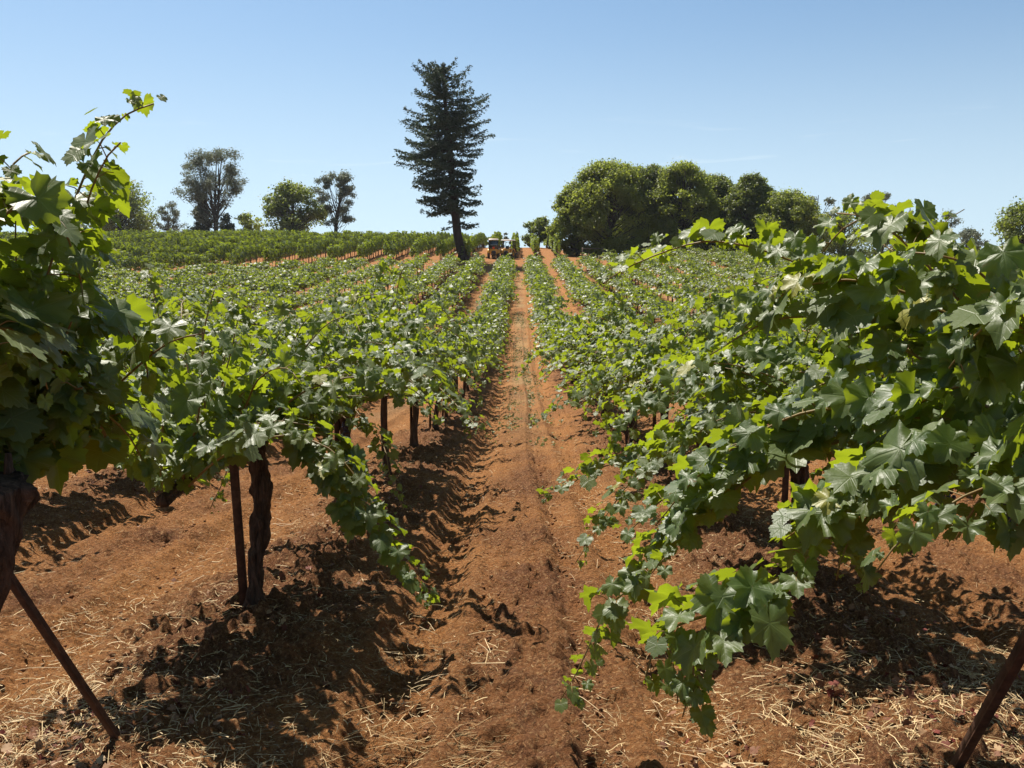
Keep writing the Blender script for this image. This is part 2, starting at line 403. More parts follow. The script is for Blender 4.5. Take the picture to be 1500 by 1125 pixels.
# ------------------------------------------------------------------ the ground sheet
def build_ground():
    xs = [0.0]; 
    while xs[-1] < 4200:
        v = xs[-1]; xs.append(v + max(.017, (v - 2.6) * .04))
    xs = np.array(sorted([-v for v in xs[1:]] + xs)) + .1
    ys = [2.0]
    while ys[-1] < 5200:
        v = ys[-1]; ys.append(v + max(.016, .0045 * v if v < 110 else .03 * v))
    yb = [2.0]
    while yb[-1] > -300: yb.append(yb[-1] - max(.1, abs(2 - yb[-1]) * .25))
    ys = np.array(sorted(yb[1:]) + ys)
    X, Y = np.meshgrid(xs, ys)
    Z = gz(X, Y)
    near = np.clip(1.25 - Y / 45, 0, 1) * np.clip(1.3 - np.abs(X) / 16, 0, 1)
    off = row_off(X)
    n = fbm(X * 1.7, Y * 1.7, 3, 2)
    loose = np.clip(1.15 - np.abs(off) / .75, 0, 1) + .6 * np.exp(-((off - 1.45) / .30) ** 2) + (n - .45) * 1.6
    loose = np.clip(loose, 0, 1)
    clod = np.clip(vnoise(X * 15, Y * 15, 1) - .60, 0, 1) * .10 + np.clip(vnoise(X * 34, Y * 34, 2) - .5, 0, 1) * .040
    Z = Z + near * ((.35 + loose) * clod * 1.3 + (vnoise(X * 22, Y * 22, 44) - .5) * .016 + (vnoise(X * 48, Y * 48, 45) - .5) * .011 + (fbm(X * 3, Y * 3, 4, 7) - .47) * .06)
    # tyre lugs pressed into the packed wheel tracks
    lane = np.where(np.abs(X) < 9, 1.0, 0)
    wheel = np.exp(-((off - .90) / .17) ** 2)
    ruts = -.030 * np.exp(-((off - .90) / .15) ** 4) + .022 * np.exp(-((off - 1.14) / .06) ** 2) + .018 * np.exp(-((off - .67) / .06) ** 2) + .02 * np.exp(-((off - 1.45) / .10) ** 2)
    Z = Z + np.clip(1.3 - Y / 60, 0, 1) * (np.abs(X) < 40) * ruts * (1.1 + .9 * vnoise(X * .5, Y * .35, 51))
    lug = np.sin((Y + off * .7) * 2 * np.pi / .145 + vnoise(X * 2, Y * 2, 9) * 5)
    Z = Z + near * lane * wheel * np.clip(lug, -.4, 1) * .020 * np.clip(vnoise(X * .8, Y * .8, 12) * 2 - .1, 0, 1)
    edge = X - .12 - .05 * np.sin(Y * .35) - .03 * vnoise(X * 0, Y * 1.3, 70)
    Z = Z + np.clip(1.3 - Y / 60, 0, 1) * (.030 * np.exp(-(edge / .05) ** 2) - .034 * np.exp(-((edge - .12) / .06) ** 2) - .02 * np.exp(-((edge + .40) / .05) ** 2))
    # a scatter of low windrow ripples across the lane
    Z = Z + near * .007 * np.clip(np.sin(Y * 4.2 + vnoise(X * 1.2, Y * .6, 15) * 6), 0, 1) * np.clip(1.4 - off, 0, 1)
    inb = (Y < track_y(X) - 1) & (X < 44)
    dry = np.where(X > 44, np.clip((X - 44) / 8, 0, 1), 0.0)
    dry = np.maximum(dry, np.clip((Y - 190) / 30, 0, 1))
    dry = np.maximum(dry, .8 * np.clip((Y - 122) / 6, 0, 1) * np.clip((X - 6) / 6, 0, 1))
    lanes = np.exp(-((off - 1.45) / .35) ** 2) * np.clip((Y - 11) / 14, 0, 1) * (Y < 104)
    dry = np.maximum(dry, lanes * np.clip(fbm(X * 1.1, Y * .5, 3, 61) * 2.2 - .5, 0, 1) * .62)
    loose = np.where(inb, loose, .15 + .3 * n)
    strawy = np.clip(fbm(X * .9, Y * .9, 3, 20) * 2.6 - .75, 0, 1) * np.clip(.35 + .8 * np.exp(-((off - .55) / .5) ** 2), 0, 1)
    ny, nx = X.shape
    V = np.stack([X, Y, Z], 2).reshape(-1, 3)
    i = (np.arange(ny - 1)[:, None] * nx + np.arange(nx - 1)[None]).ravel()
    L = np.stack([i, i + 1, i + 1 + nx, i + nx], 1).ravel()
    me = make_mesh('ground', V, np.full(len(i), 4), L, M['ground'], smooth=True,
                   attrs={'loose': loose.ravel(), 'dry': dry.ravel(), 'strawy': strawy.ravel()})
    tag(link('ground', me), 'red brown vineyard soil with wheel tracks and loose clods', kind='structure')
build_ground()

def hills():
    # a low blue ridge far beyond the right side of the vineyard
    n = 90; xs = np.linspace(-2600, 4200, n); mb = MB()
    top = -20 + 75 * fbm(xs * .0013 + 3, xs * 0, 4, 3); rows = []
    prof = [(0, 0), (200, .35), (500, .8), (900, 1.0), (1500, .6), (2200, 0)]
    V = []
    for dy, k in prof:
        for x, tz in zip(xs, top): V.append((x, 3600 + dy, -60 + (tz + 60) * k + 6 * vnoise(x * .01, dy * .01)))
    L = []; 
    for r in range(len(prof) - 1):
        for k in range(n - 1): L += [r * n + k, r * n + k + 1, (r + 1) * n + k + 1, (r + 1) * n + k]
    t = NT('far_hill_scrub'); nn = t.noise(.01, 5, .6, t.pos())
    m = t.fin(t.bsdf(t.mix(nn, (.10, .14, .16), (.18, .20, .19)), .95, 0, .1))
    me = make_mesh('hills', V, np.full(len(L) // 4, 4), L, m, smooth=True)
    tag(link('hills', me), 'low blue hills on the far horizon', kind='structure')
hills()

# ------------------------------------------------------------------ grape leaves
def outline(n, serr, seed=0):
    cp = np.array([(0, 1.0), (13, .90), (27, .76), (42, .88), (56, .97), (72, .88), (88, .76), (104, .84), (120, .86), (140, .80), (158, .70), (171, .52), (180, .12)])
    th = np.linspace(-180, 180, n, endpoint=False)
    r = np.interp(np.abs(th), cp[:, 0], cp[:, 1])
    rs = np.random.RandomState(seed)
    if serr: r = r * (1 + serr * np.where(np.arange(n) % 2 == 0, 1, -1) + (rs.rand(n) - .5) * .08)
    a = np.radians(th)
    return np.stack([r * np.cos(a), r * np.sin(a)], 1), r, a
def bend(P, k, seed):
    """Curl of one leaf: P (u, v) -> z."""
    u, v = P[:, 0], P[:, 1]; rr = np.hypot(u, v); rs = np.random.RandomState(seed)
    fold = [.10, .32, -.10, .22][k % 4]; tip = [.18, .30, .25, -.05][k % 4]
    z = fold * np.abs(v) - tip * u * np.abs(u) * .8 - .10 * rr ** 2
    z += .10 * np.sin(np.arctan2(v, u) * 5 + rs.rand() * 6) * rr + .055 * np.sin(np.arctan2(v, u) * 11 + rs.rand() * 6) * rr
    return z
def leaf_templates(lod):
    out = []
    for k in range(6):
        if lod == 0:
            O, r, a = outline(40, .065, k); I = O[::2] * .52
            P = np.concatenate([[[0, 0]], I, O]); n = 20
            T = []
            for i in range(n):
                j = (i + 1) % n
                T += [0, 1 + i, 1 + j]
                o0, o1, o2 = 21 + 2 * i, 21 + 2 * i + 1, 21 + (2 * i + 2) % 40
                T += [1 + i, o0, o1, 1 + i, o1, 1 + j, 1 + j, o1, o2]
            # drop the first and last outer segments' overlap at the petiole notch: kept narrow by r(180)=.14
        else:
            n = {1: 22, 2: 9, 3: 6}[lod]
            O, r, a = outline(n, {1: .09, 2: 0, 3: 0}[lod], k)
            if lod >= 2: O = O * 1.05
            P = np.concatenate([[[.02, 0]], O]); T = []
            for i in range(n): T += [0, 1 + i, 1 + (i + 1) % n]
        z = bend(P, k, k + 10)
        if k == 4: P = P * np.array([1.0, .82])
        if k == 5: z = z + .25 * P[:, 1]
        out.append((np.column_stack([P, z]), P.copy(), np.array(T)))
    return out
LT = {k: leaf_templates(k) for k in range(4)}

def add_leaves(mb, pos, tipd, nrm, size, lod, rs, tint=None, mi=0):
    """pos = petiole attachment, tipd = direction of the tip, nrm = upper face."""
    pos = np.asarray(pos); n = len(pos)
    if n == 0: return
    tipd = np.asarray(tipd); nrm = np.asarray(nrm); size = np.asarray(size)
    tipd = tipd / (np.linalg.norm(tipd, axis=1)[:, None] + 1e-9)
    nrm = nrm - tipd * np.sum(nrm * tipd, 1)[:, None]; nrm /= np.linalg.norm(nrm, axis=1)[:, None] + 1e-9
    side = np.cross(nrm, tipd)
    if tint is None: tint = np.clip(rs.rand(n) ** 1.4, 0, 1)
    ks = rs.randint(0, 6, n)
    for k in range(6):
        s = ks == k
        if not s.any(): continue
        P, UV, T = LT[lod][k]; m = len(P); c = s.sum()
        q = P[None] * size[s][:, None, None] * np.array([1, 1, 1]) * (1 + (rs.rand(c, 1, 3) - .5) * np.array([.3, .34, 1.9]))
        V = pos[s][:, None] + q[..., :1] * tipd[s][:, None] + q[..., 1:2] * side[s][:, None] + q[..., 2:3] * nrm[s][:, None]
        L = (T[None] + (np.arange(c) * m)[:, None]).ravel()
        mb.add(V.reshape(-1, 3), np.full(len(L) // 3, 3), L, uv=np.tile(UV, (c, 1)), tint=np.repeat(tint[s], m), mi=mi)

def spline(P, step):
    P = np.asarray(P, float); out = []
    Q = np.vstack([2 * P[0] - P[1], P, 2 * P[-1] - P[-2]])
    for i in range(1, len(Q) - 2):
        p0, p1, p2, p3 = Q[i - 1:i + 3]; n = max(2, int(np.linalg.norm(p2 - p1) / step))
        for t in np.linspace(0, 1, n, endpoint=False):
            out.append(.5 * ((2 * p1) + (-p0 + p2) * t + (2 * p0 - 5 * p1 + 4 * p2 - p3) * t * t + (-p0 + 3 * p1 - 3 * p2 + p3) * t ** 3))
    out.append(P[-1]); return np.array(out)

SUNV = np.array(SUN_DIR)
def dress(path, rs, dens=1.0, size=.085, out_dir=None, lat=.8, tiptaper=True, petioles=None):
    """Leaves along a cane. Returns pos, tipd, nrm, size arrays; appends petiole segments to petioles."""
    seg = np.linalg.norm(np.diff(path, axis=0), axis=1); L = seg.sum(); cum = np.concatenate([[0], np.cumsum(seg)])
    step = .066 / dens; n = max(3, int(L / step)); ts = np.clip((np.arange(n) + .4 + rs.uniform(-.45, .45, n)) * (L / n), .01, L - .01)
    P = np.stack([np.interp(ts, cum, path[:, i]) for i in range(3)], 1)
    D = np.stack([np.interp(ts + .03, cum, path[:, i]) for i in range(3)], 1) - P + np.array([1e-5, 0, 0])
    D /= np.linalg.norm(D, axis=1)[:, None] + 1e-9
    pos = []; tp = []; nr = []; sz = []
    a0 = rs.rand() * 6
    for i in range(n):
        f = ts[i] / L
        for rep in range(1 + (rs.rand() < lat) + (rs.rand() < lat * .4)):
            ref = np.array([0, 0, 1.0]) if abs(D[i, 2]) < .85 else np.array([1.0, 0, 0])
            s1 = np.cross(D[i], ref); s1 /= np.linalg.norm(s1) + 1e-9; s2 = np.cross(s1, D[i])
            side = (1 if i % 2 else -1) * (1 if rep != 1 else -1)
            pd = s1 * side * (.8 + .3 * rs.rand()) + s2 * (.1 + .7 * rs.rand()) + D[i] * .35 + rs.randn(3) * .25
            if out_dir is not None: pd = pd + np.array(out_dir) * .35
            pd /= np.linalg.norm(pd)
            s = size * (.42 + .80 * rs.rand() ** .8) * (1.0 if not tiptaper else np.clip(1.12 - .75 * f ** 2.2, .25, 1))
            if rep: s *= .72
            pl = s * (.75 + .5 * rs.rand()) + (.05 if rep else 0)
            q = P[i] + pd * pl
            if petioles is not None and rep == 0: petioles.append((P[i], P[i] + pd * pl * .6 + np.array([0, 0, .008]), q))
            t = pd * np.array([1, 1, .25]) + np.array([0, 0, -.35 - .65 * rs.rand()])
            nn = np.array([0, -.06, .95]) + pd * np.array([.5, .5, 0]) + rs.randn(3) * .38
            pos.append(q); tp.append(t); nr.append(nn); sz.append(s)
    return np.array(pos), np.array(tp), np.array(nr), np.array(sz)

def gen_canes(rs, n=26, span=1.15, hc=.93, vigor=1.0, sprawl=1.0, ylo=None, yhi=None, up=0.0, zmin=.55, bias=0.0):
    ylo = -span if ylo is None else ylo; yhi = span if yhi is None else yhi
    out = []
    for i in range(n):
        y = ylo + (i + rs.rand()) / n * (yhi - ylo)
        p = np.array([rs.randn() * .03, y, hc + .02]); 
        kind = rs.rand(); side = 1 if i % 2 else -1
        phi = R(rs.uniform(5, 62)) * side * sprawl + R(bias)
        d = np.array([math.sin(phi), rs.randn() * .35, math.cos(phi) + up]); d /= np.linalg.norm(d)
        L = (rs.uniform(.55, 1.0) if kind < .62 else rs.uniform(1.0, 1.65)) * vigor
        g = .075 if kind < .62 else .115
        pts = [p.copy()]; m = int(L / .07)
        for k in range(m):
            d = d + np.array([0, 0, -g * (.35 + 1.5 * k / m)]) + rs.randn(3) * .06
            d /= np.linalg.norm(d); p = p + d * .07
            if p[2] < zmin + .1 * rs.rand(): break
            pts.append(p.copy())
        out.append(np.array(pts))
    return out

def trunk_mesh(name, seed, h=.95, r=.06, n=18, rings=34, lean=(0, 0), arms=True, hero=False, sides=(-1, 1)):
    rs = np.random.RandomState(seed); mb = MB()
    t = np.linspace(0, 1, rings); wob = rs.randn(4) * .035
    X = lean[0] * t + wob[0] * np.sin(t * 3.1) + wob[1] * np.sin(t * 7) * .5
    Y = lean[1] * t + wob[2] * np.sin(t * 3.6) + wob[3] * np.sin(t * 6) * .5
    X -= X[0]; Y -= Y[0]
    Z = -.06 + t * (h + .06)
    rad = r * .8 * (1.0 + .55 * np.exp(-(t / .08) ** 2) + .35 * np.exp(-((t - .12) / .06) ** 2) * rs.rand() + .45 * np.exp(-((t - 1) / .10) ** 2) - .12 * np.sin(t * 9 + rs.rand() * 6))
    P = np.stack([X, Y, Z], 1)
    mb.tube(P, rad, n, noise=.55 if n > 12 else .35, seed=seed)
    top = P[-1]
    if arms:
        for s in sides:
            m = 18 if hero else 8
            q = np.linspace(0, 1, m)
            A = np.stack([top[0] * (1 - q) + rs.randn() * .03 * np.sin(q * 5), top[1] + s * q * 1.12, top[2] - .03 + .03 * np.sin(q * 6 + rs.rand() * 5)], 1)
            mb.tube(A, (.042 - .018 * q) * (1 + .2 * np.sin(q * 40)), max(6, n // 2), noise=.5, seed=seed + 5)
            if hero:   # spurs
                for k in range(7):
                    b = A[2 + k * 2]; mb.tube([b, b + np.array([rs.randn() * .02, rs.randn() * .02, .06]), b + np.array([rs.randn() * .04, rs.randn() * .04, .11])], [.018, .014, .009], 6, noise=.4, seed=k)
    return mb.mesh(name, M['bark'], smooth=True)

def cluster_mesh():
    rs = np.random.RandomState(3); mb = MB()
    for i in range(70):
        z = -rs.rand() * .17; w = .045 * (1 - abs(z + .05) / .17)
        a = rs.rand() * 6.28; rr = w * (.55 + .45 * rs.rand())
        mb.blob((rr * math.cos(a), rr * math.sin(a), z), (.0085,) * 3, 0, 0, 8, 5)
    return mb.mesh('grape_cluster', M['grape'], True)
CLUSTER = cluster_mesh()

ORD = ['first', 'second', 'third', 'fourth', 'fifth', 'sixth', 'seventh', 'eighth', 'ninth', 'tenth', 'eleventh', 'twelfth', 'thirteenth', 'fourteenth', 'fifteenth', 'sixteenth', 'seventeenth', 'eighteenth', 'nineteenth', 'twentieth']
def ordw(k):
    if k < 20: return ORD[k]
    n = k + 1
    tens = {2: 'twenty', 3: 'thirty', 4: 'forty'}[n // 10]
    return tens + '-' + ORD[n % 10 - 1] if n % 10 else {2: 'twentieth', 3: 'thirtieth', 4: 'fortieth'}[n // 10]

GV = 'grapevines planted in rows across the red soil'
def hero_vine(x, y, seed, label, n_canes, lean=(0, 0), shoots=(), vigor=1.0, size=.088, r=.062, clusters=5, th=.95, sides=(-1, 1), **kw):
    rs = np.random.RandomState(seed); z = float(gz(x, y)); org = np.array([x, y, z])
    root = empty('grapevine', org); tag(root, label, 'grapevine', GV)
    link('trunk', trunk_mesh('trunk', seed, h=th, sides=sides, r=r, n=44, rings=90, lean=lean, hero=True), root)
    allc = [(c + np.array([min(lean[0] * .8, .36), 0, 0]), 1.0, size) for c in gen_canes(rs, n_canes, vigor=vigor, **kw)]
    for s in shoots:
        P = np.array([project(*q) for q in s['p']]) - org
        allc.append((spline(P, .05), s.get('dens', 1.25) * 1.15, s.get('size', size) * 1.02))
    for c, dens, sz in allc:
        if len(c) < 4: continue
        mb = MB(); L = len(c)
        mb.tube(c, np.linspace(.0062, .0022, L), 6)
        pet = []; a = dress(c, rs, dens * 1.12, sz, lat=.85, petioles=pet)
        for q in pet: mb.tube(q, [.0019, .0016, .0012], 4, cap=False)
        co = mb.build('cane', M['cane'], root, True)
        lf = MB(); add_leaves(lf, *a, 0, rs); lf.build('foliage', M['leaf'], co, True)
    for k in range(clusters):
        o = link('grape_cluster', CLUSTER, root)
        o.location = (lean[0] * .6 + rs.randn() * .10, rs.uniform(-.95, .95), .90 - rs.rand() * .06)
        s = rs.uniform(.8, 1.25); o.scale = (s, s, s)
    return root

# the four vines that fill the foreground and the two behind them
LX, RX = ROW_L, ROW_R
hero_vine(LX - .40, 2.1, 11, 'big shaded grapevine at the left edge, one long shoot arching into the sky', 36, (.53, .05), [
    dict(p=[(40, 560, 2.6), (120, 550, 2.8), (190, 590, 3.0), (235, 665, 3.1)], size=.07),
    dict(p=[(60, 590, 2.7), (130, 620, 2.9), (165, 670, 3.0)], size=.07),
    dict(p=[(20, 520, 2.4), (60, 420, 2.5), (95, 330, 2.55), (122, 262, 2.6), (150, 205, 2.65), (185, 168, 2.7), (225, 152, 2.75)], size=.076, dens=1.35),
    dict(p=[(-60, 520, 2.3), (-30, 380, 2.3), (0, 290, 2.35), (20, 240, 2.4), (45, 222, 2.45)], size=.08),
    dict(p=[(-30, 600, 2.2), (40, 480, 2.3), (70, 400, 2.35), (85, 340, 2.4), (60, 300, 2.4)], size=.085),
    dict(p=[(20, 560, 2.5), (110, 480, 2.6), (170, 470, 2.7), (210, 520, 2.75), (220, 590, 2.8)], size=.08),
    dict(p=[(60, 600, 2.6), (140, 600, 2.75), (190, 640, 2.85), (215, 690, 2.9)], size=.08),
    dict(p=[(-20, 480, 2.4), (60, 520, 2.5), (100, 590, 2.55), (110, 660, 2.6)], size=.085),
    dict(p=[(-40, 540, 2.0), (-10, 480, 2.1), (40, 500, 2.2), (70, 570, 2.25)], size=.085),
    dict(p=[(-60, 450, 2.2), (-10, 330, 2.2), (50, 300, 2.25), (100, 350, 2.3), (120, 420, 2.35)], size=.085),
], vigor=.80, size=.080, r=.048, clusters=0, th=1.12, hc=1.08, sides=(1,), zmin=.9, ylo=.1, yhi=.85, bias=-26)
hero_vine(LX, 4.6, 12, 'grapevine left of the lane with bare twisted trunk and a shoot trailing to the soil', 62, (.02, 0), [
    dict(p=[(415, 590, 4.7), (450, 640, 4.5), (490, 700, 4.35), (540, 770, 4.25), (585, 830, 4.2), (628, 885, 4.15)], size=.098, dens=1.55),
    dict(p=[(430, 600, 4.9), (470, 660, 4.8), (520, 720, 4.7), (560, 760, 4.6)], size=.078, dens=1.2),
    dict(p=[(350, 590, 5.0), (335, 640, 5.0), (332, 690, 4.95), (308, 745, 4.9)], size=.036, dens=1.6),
    dict(p=[(260, 520, 5.0), (235, 460, 5.0), (222, 415, 5.0), (216, 385, 5.0)], size=.055, dens=1.7),
    dict(p=[(210, 560, 4.4), (190, 610, 4.2), (220, 670, 4.1), (262, 692, 4.05)], size=.075),
    dict(p=[(420, 480, 5.2), (350, 470, 5.1), (340, 440, 5.1), (352, 425, 5.1)], size=.06),
], vigor=.80, size=.072, r=.051, clusters=0, zmin=.84)
hero_vine(RX + .14, 2.6, 13, 'huge grapevine filling the right edge with shoots hanging down towards the lane', 34, (-.12, 0), [
    dict(p=[(1400, 560, 2.8), (1290, 460, 3.0), (1180, 392, 3.1), (1100, 362, 3.2), (1030, 354, 3.3), (960, 374, 3.4), (912, 396, 3.45), (888, 412, 3.5)], size=.068, dens=1.35),
    dict(p=[(1490, 560, 2.3), (1430, 470, 2.4), (1340, 370, 2.5), (1280, 322, 2.6), (1225, 312, 2.7)], size=.080, dens=1.3),
    dict(p=[(1480, 480, 2.6), (1400, 400, 2.65), (1330, 345, 2.7), (1280, 318, 2.75), (1235, 335, 2.8), (1205, 370, 2.85)], size=.078, dens=1.3),
    dict(p=[(1520, 520, 2.2), (1470, 430, 2.25), (1400, 380, 2.3), (1340, 370, 2.35)], size=.085),
    dict(p=[(1420, 480, 2.7), (1330, 430, 2.8), (1240, 410, 2.9), (1150, 430, 3.0), (1090, 480, 3.1)], size=.080),
    dict(p=[(1450, 600, 2.5), (1340, 520, 2.7), (1230, 470, 2.9), (1130, 470, 3.0), (1040, 520, 3.1)], size=.082),
    dict(p=[(1460, 640, 2.4), (1340, 610, 2.55), (1200, 600, 2.7), (1100, 640, 2.8), (1020, 700, 2.9), (960, 770, 3.0)], size=.086),
    dict(p=[(1340, 640, 2.7), (1200, 650, 2.85), (1090, 690, 2.95), (1010, 765, 3.0), (945, 845, 3.05), (895, 885, 3.05), (868, 935, 3.05), (845, 985, 3.05), (818, 1030, 3.05)], size=.082, dens=1.3),
    dict(p=[(1400, 680, 2.4), (1290, 730, 2.45), (1192, 810, 2.5), (1140, 865, 2.5), (1085, 905, 2.5), (1035, 935, 2.5), (1000, 975, 2.5), (992, 1030, 2.5)], size=.096, dens=1.2),
    dict(p=[(1140, 850, 2.45), (1075, 890, 2.45), (1025, 945, 2.45), (1012, 1005, 2.45), (1000, 1050, 2.45)], size=.098, dens=.9),
    dict(p=[(1120, 870, 2.5), (1040, 900, 2.5), (975, 925, 2.5), (950, 975, 2.5), (945, 1000, 2.5)], size=.085, dens=.9),
    dict(p=[(1250, 640, 2.8), (1130, 680, 2.85), (1050, 740, 2.9), (990, 800, 2.9), (945, 850, 2.9)], size=.082),
    dict(p=[(1170, 640, 3.2), (1060, 690, 3.15), (980, 725, 3.1), (920, 780, 3.1)], size=.075),
    dict(p=[(1380, 690, 2.5), (1290, 740, 2.5), (1240, 800, 2.5), (1225, 850, 2.5)], size=.08),
    dict(p=[(1480, 660, 2.2), (1400, 660, 2.25), (1310, 690, 2.35), (1220, 740, 2.4), (1150, 790, 2.45)], size=.088),
    dict(p=[(1540, 640, 2.1), (1480, 680, 2.15), (1430, 740, 2.2), (1400, 790, 2.2)], size=.09),
    dict(p=[(1560, 600, 2.1), (1520, 660, 2.1), (1500, 720, 2.1), (1490, 770, 2.1)], size=.085),
    dict(p=[(1500, 560, 2.3), (1420, 560, 2.4), (1330, 600, 2.5), (1270, 650, 2.55)], size=.088),
    dict(p=[(1560, 540, 2.1), (1500, 480, 2.15), (1440, 480, 2.2), (1390, 540, 2.25)], size=.088),
    dict(p=[(1530, 620, 2.6), (1450, 640, 2.7), (1360, 700, 2.8), (1300, 790, 2.9)], size=.085),
    dict(p=[(1480, 620, 3.0), (1380, 560, 3.1), (1280, 540, 3.2), (1190, 570, 3.3), (1120, 620, 3.4)], size=.085),
], vigor=.76, size=.076, r=.06, clusters=3, zmin=.84, ylo=-.45)
hero_vine(RX, 5.1, 14, 'second grapevine right of the lane, shoots spilling low over the wheel track', 48, (-.02, 0), [
    dict(p=[(1090, 600, 5.0), (1010, 630, 4.9), (950, 665, 4.8), (880, 685, 4.7), (830, 712, 4.65), (788, 730, 4.6)], size=.075, dens=1.35),
    dict(p=[(1080, 600, 4.7), (1000, 650, 4.5), (930, 700, 4.4), (895, 745, 4.35), (868, 785, 4.3), (843, 825, 4.3)], size=.064, dens=1.4),
    dict(p=[(1150, 560, 5.0), (1060, 540, 4.9), (980, 560, 4.8), (920, 610, 4.7), (885, 660, 4.7)], size=.08),
    dict(p=[(1200, 560, 4.5), (1100, 520, 4.4), (1030, 540, 4.3), (980, 590, 4.2)], size=.082),
], vigor=.95, size=.080, r=.058, clusters=2, zmin=.6)
hero_vine(LX, 7.1, 15, 'third grapevine back in the row left of the lane, its trunk hidden by leaves', 44, (.03, 0), [
    dict(p=[(520, 520, 6.4), (600, 540, 5.6), (640, 565, 5.2), (675, 600, 4.9), (706, 632, 4.7)], size=.062, dens=1.4),
    dict(p=[(545, 500, 7.0), (540, 460, 6.9), (548, 425, 6.9)], size=.06, dens=1.5),
    dict(p=[(520, 600, 7.0), (560, 650, 6.6), (572, 700, 6.3), (590, 745, 6.2)], size=.05, dens=1.3),
], vigor=.85, size=.078, r=.052, clusters=1, zmin=.75)
hero_vine(RX, 7.6, 16, 'third grapevine right of the lane, a thin shoot reaching towards the wheel track', 46, (0, 0), [
    dict(p=[(940, 540, 7.4), (880, 560, 7.1), (830, 590, 6.9), (795, 612, 6.8), (777, 628, 6.8)], size=.06, dens=1.4),
], vigor=.95, size=.080, r=.052, clusters=1, zmin=.6)

# ------------------------------------------------------------------ prototype vines
def vine_leaves(seed, lod, n_canes, size, dens, lat, vigor=.88, sprawl=1.0, keep=1.0):
    rs = np.random.RandomState(seed); mb = MB(); lf = MB()
    for c in gen_canes(rs, n_canes, vigor=vigor, sprawl=sprawl):
        if len(c) < 3: continue
        if lod <= 1: mb.tube(c[::2], .005, 4, mi=1)
        a = dress(c, rs, dens, size, lat=lat)
        add_leaves(mb, *a, lod, rs)
    return mb
P1 = []
for k in range(5):
    mb = vine_leaves(100 + k, 1, 46, .082, 1.2, .8, vigor=[.9, 1.0, .85, .95, 1.05][k])
    P1.append((mb.mesh('foliage', [M['leaf'], M['cane']], True), trunk_mesh('trunk', 120 + k, r=.052, n=14, rings=22)))
P2 = []
for k in range(6):
    mb = vine_leaves(200 + k, 2, 42, .100, 1.05, .6, vigor=[.85, .95, .8, .9, 1.0, .9][k], sprawl=.90)
    P2.append((mb.mesh('foliage', [M['leaf_far'], M['cane']], True), trunk_mesh('trunk', 220 + k, r=.05, n=8, rings=10)))
def far_proto(k):
    mb = vine_leaves(300 + k, 3, 38, .155, .62, .35, vigor=[.92, 1.0, .85, .96, 1.08][k % 5], sprawl=1.02)
    mb.tube([(0, 0, -.05), (.02, .03, .5), (0, 0, .95)], [.07, .05, .06], 6, mi=1)
    return mb.mesh('grapevine', [M['leaf_far'], M['bark']], True)
P3 = [far_proto(k) for k in range(5)]
P3F = [vine_leaves(300 + k, 3, 38, .155, .62, .35, vigor=[.92, 1.0, .85, .96, 1.08][k], sprawl=1.02).mesh('foliage', [M['leaf_far'], M['cane']], True) for k in range(5)]
P3T = trunk_mesh('trunk', 341, r=.05, n=6, rings=7)

def copy_vine(x, y, lod, k, label, rz, sc):
    z = float(gz(x, y))
    o = empty('grapevine', (x, y, z)); fm, tm = (P3F[k % 5], P3T) if lod == 3 else (P1 if lod == 1 else P2)[k % (5 if lod == 1 else 6)]
    link('foliage', fm, o); link('trunk', tm, o)
    o.rotation_euler = (0, 0, rz); o.scale = (sc[0], 1.0, sc[1])
    tag(o, label, 'grapevine', GV)
    return o

rs = np.random.RandomState(77)
cands = []; far_pts = []
for side, x0 in ((-1, ROW_L), (1, ROW_R)):
    for r in range(0, 34 if side < 0 else 14):
        x = x0 + side * SP * r
        off = {(-1, 0): 2.1, (1, 0): 2.6}.get((side, r), rs.uniform(1.2, 3.4))
        k = 0; y = off
        vis = 0
        while y < float(track_y(x)) - 1.5:
            vx = abs((x + .0077 * y) / y)
            if vx < .60 + 1.3 / y and (y > 2.0 or r == 0) and not (x > 43):
                vis += 1
                if not (r == 0 and k < 3): cands.append((math.hypot(x, y), side, r, vis, x, y))
            y += 2.5; k += 1
cands.sort()
N_IND = 290
rowname = lambda s, r: ('front row left of the dirt lane' if s < 0 else 'front row right of the dirt lane') if r == 0 else f'{ordw(r)} row {"left" if s < 0 else "right"} of the dirt lane'
desc = ['leafy vine', 'bushy vine', 'spreading vine', 'dense green vine']
for i, (d, side, r, vis, x, y) in enumerate(cands):
    rz = math.pi * rs.randint(2); sc = (rs.uniform(.85, 1.2), rs.uniform(.85, 1.15)); k = rs.randint(30)
    xj = x + rs.randn() * .05; yj = y + rs.randn() * .08
    if i < N_IND:
        lod = 1 if d < 17 else 2 if d < 42 else 3
        rn = f'{ordw(r)} row' if True else ''
        lab = f'{desc[i % 4]}, {ordw(vis - 1)} one back in the {ordw(r)} row {"left" if side < 0 else "right"} of the lane'
        copy_vine(xj, yj, lod, k, lab, rz, sc)
    else:
        far_pts.append((xj, yj, float(gz(xj, yj)), rz, sc[0], sc[1], k % 5))

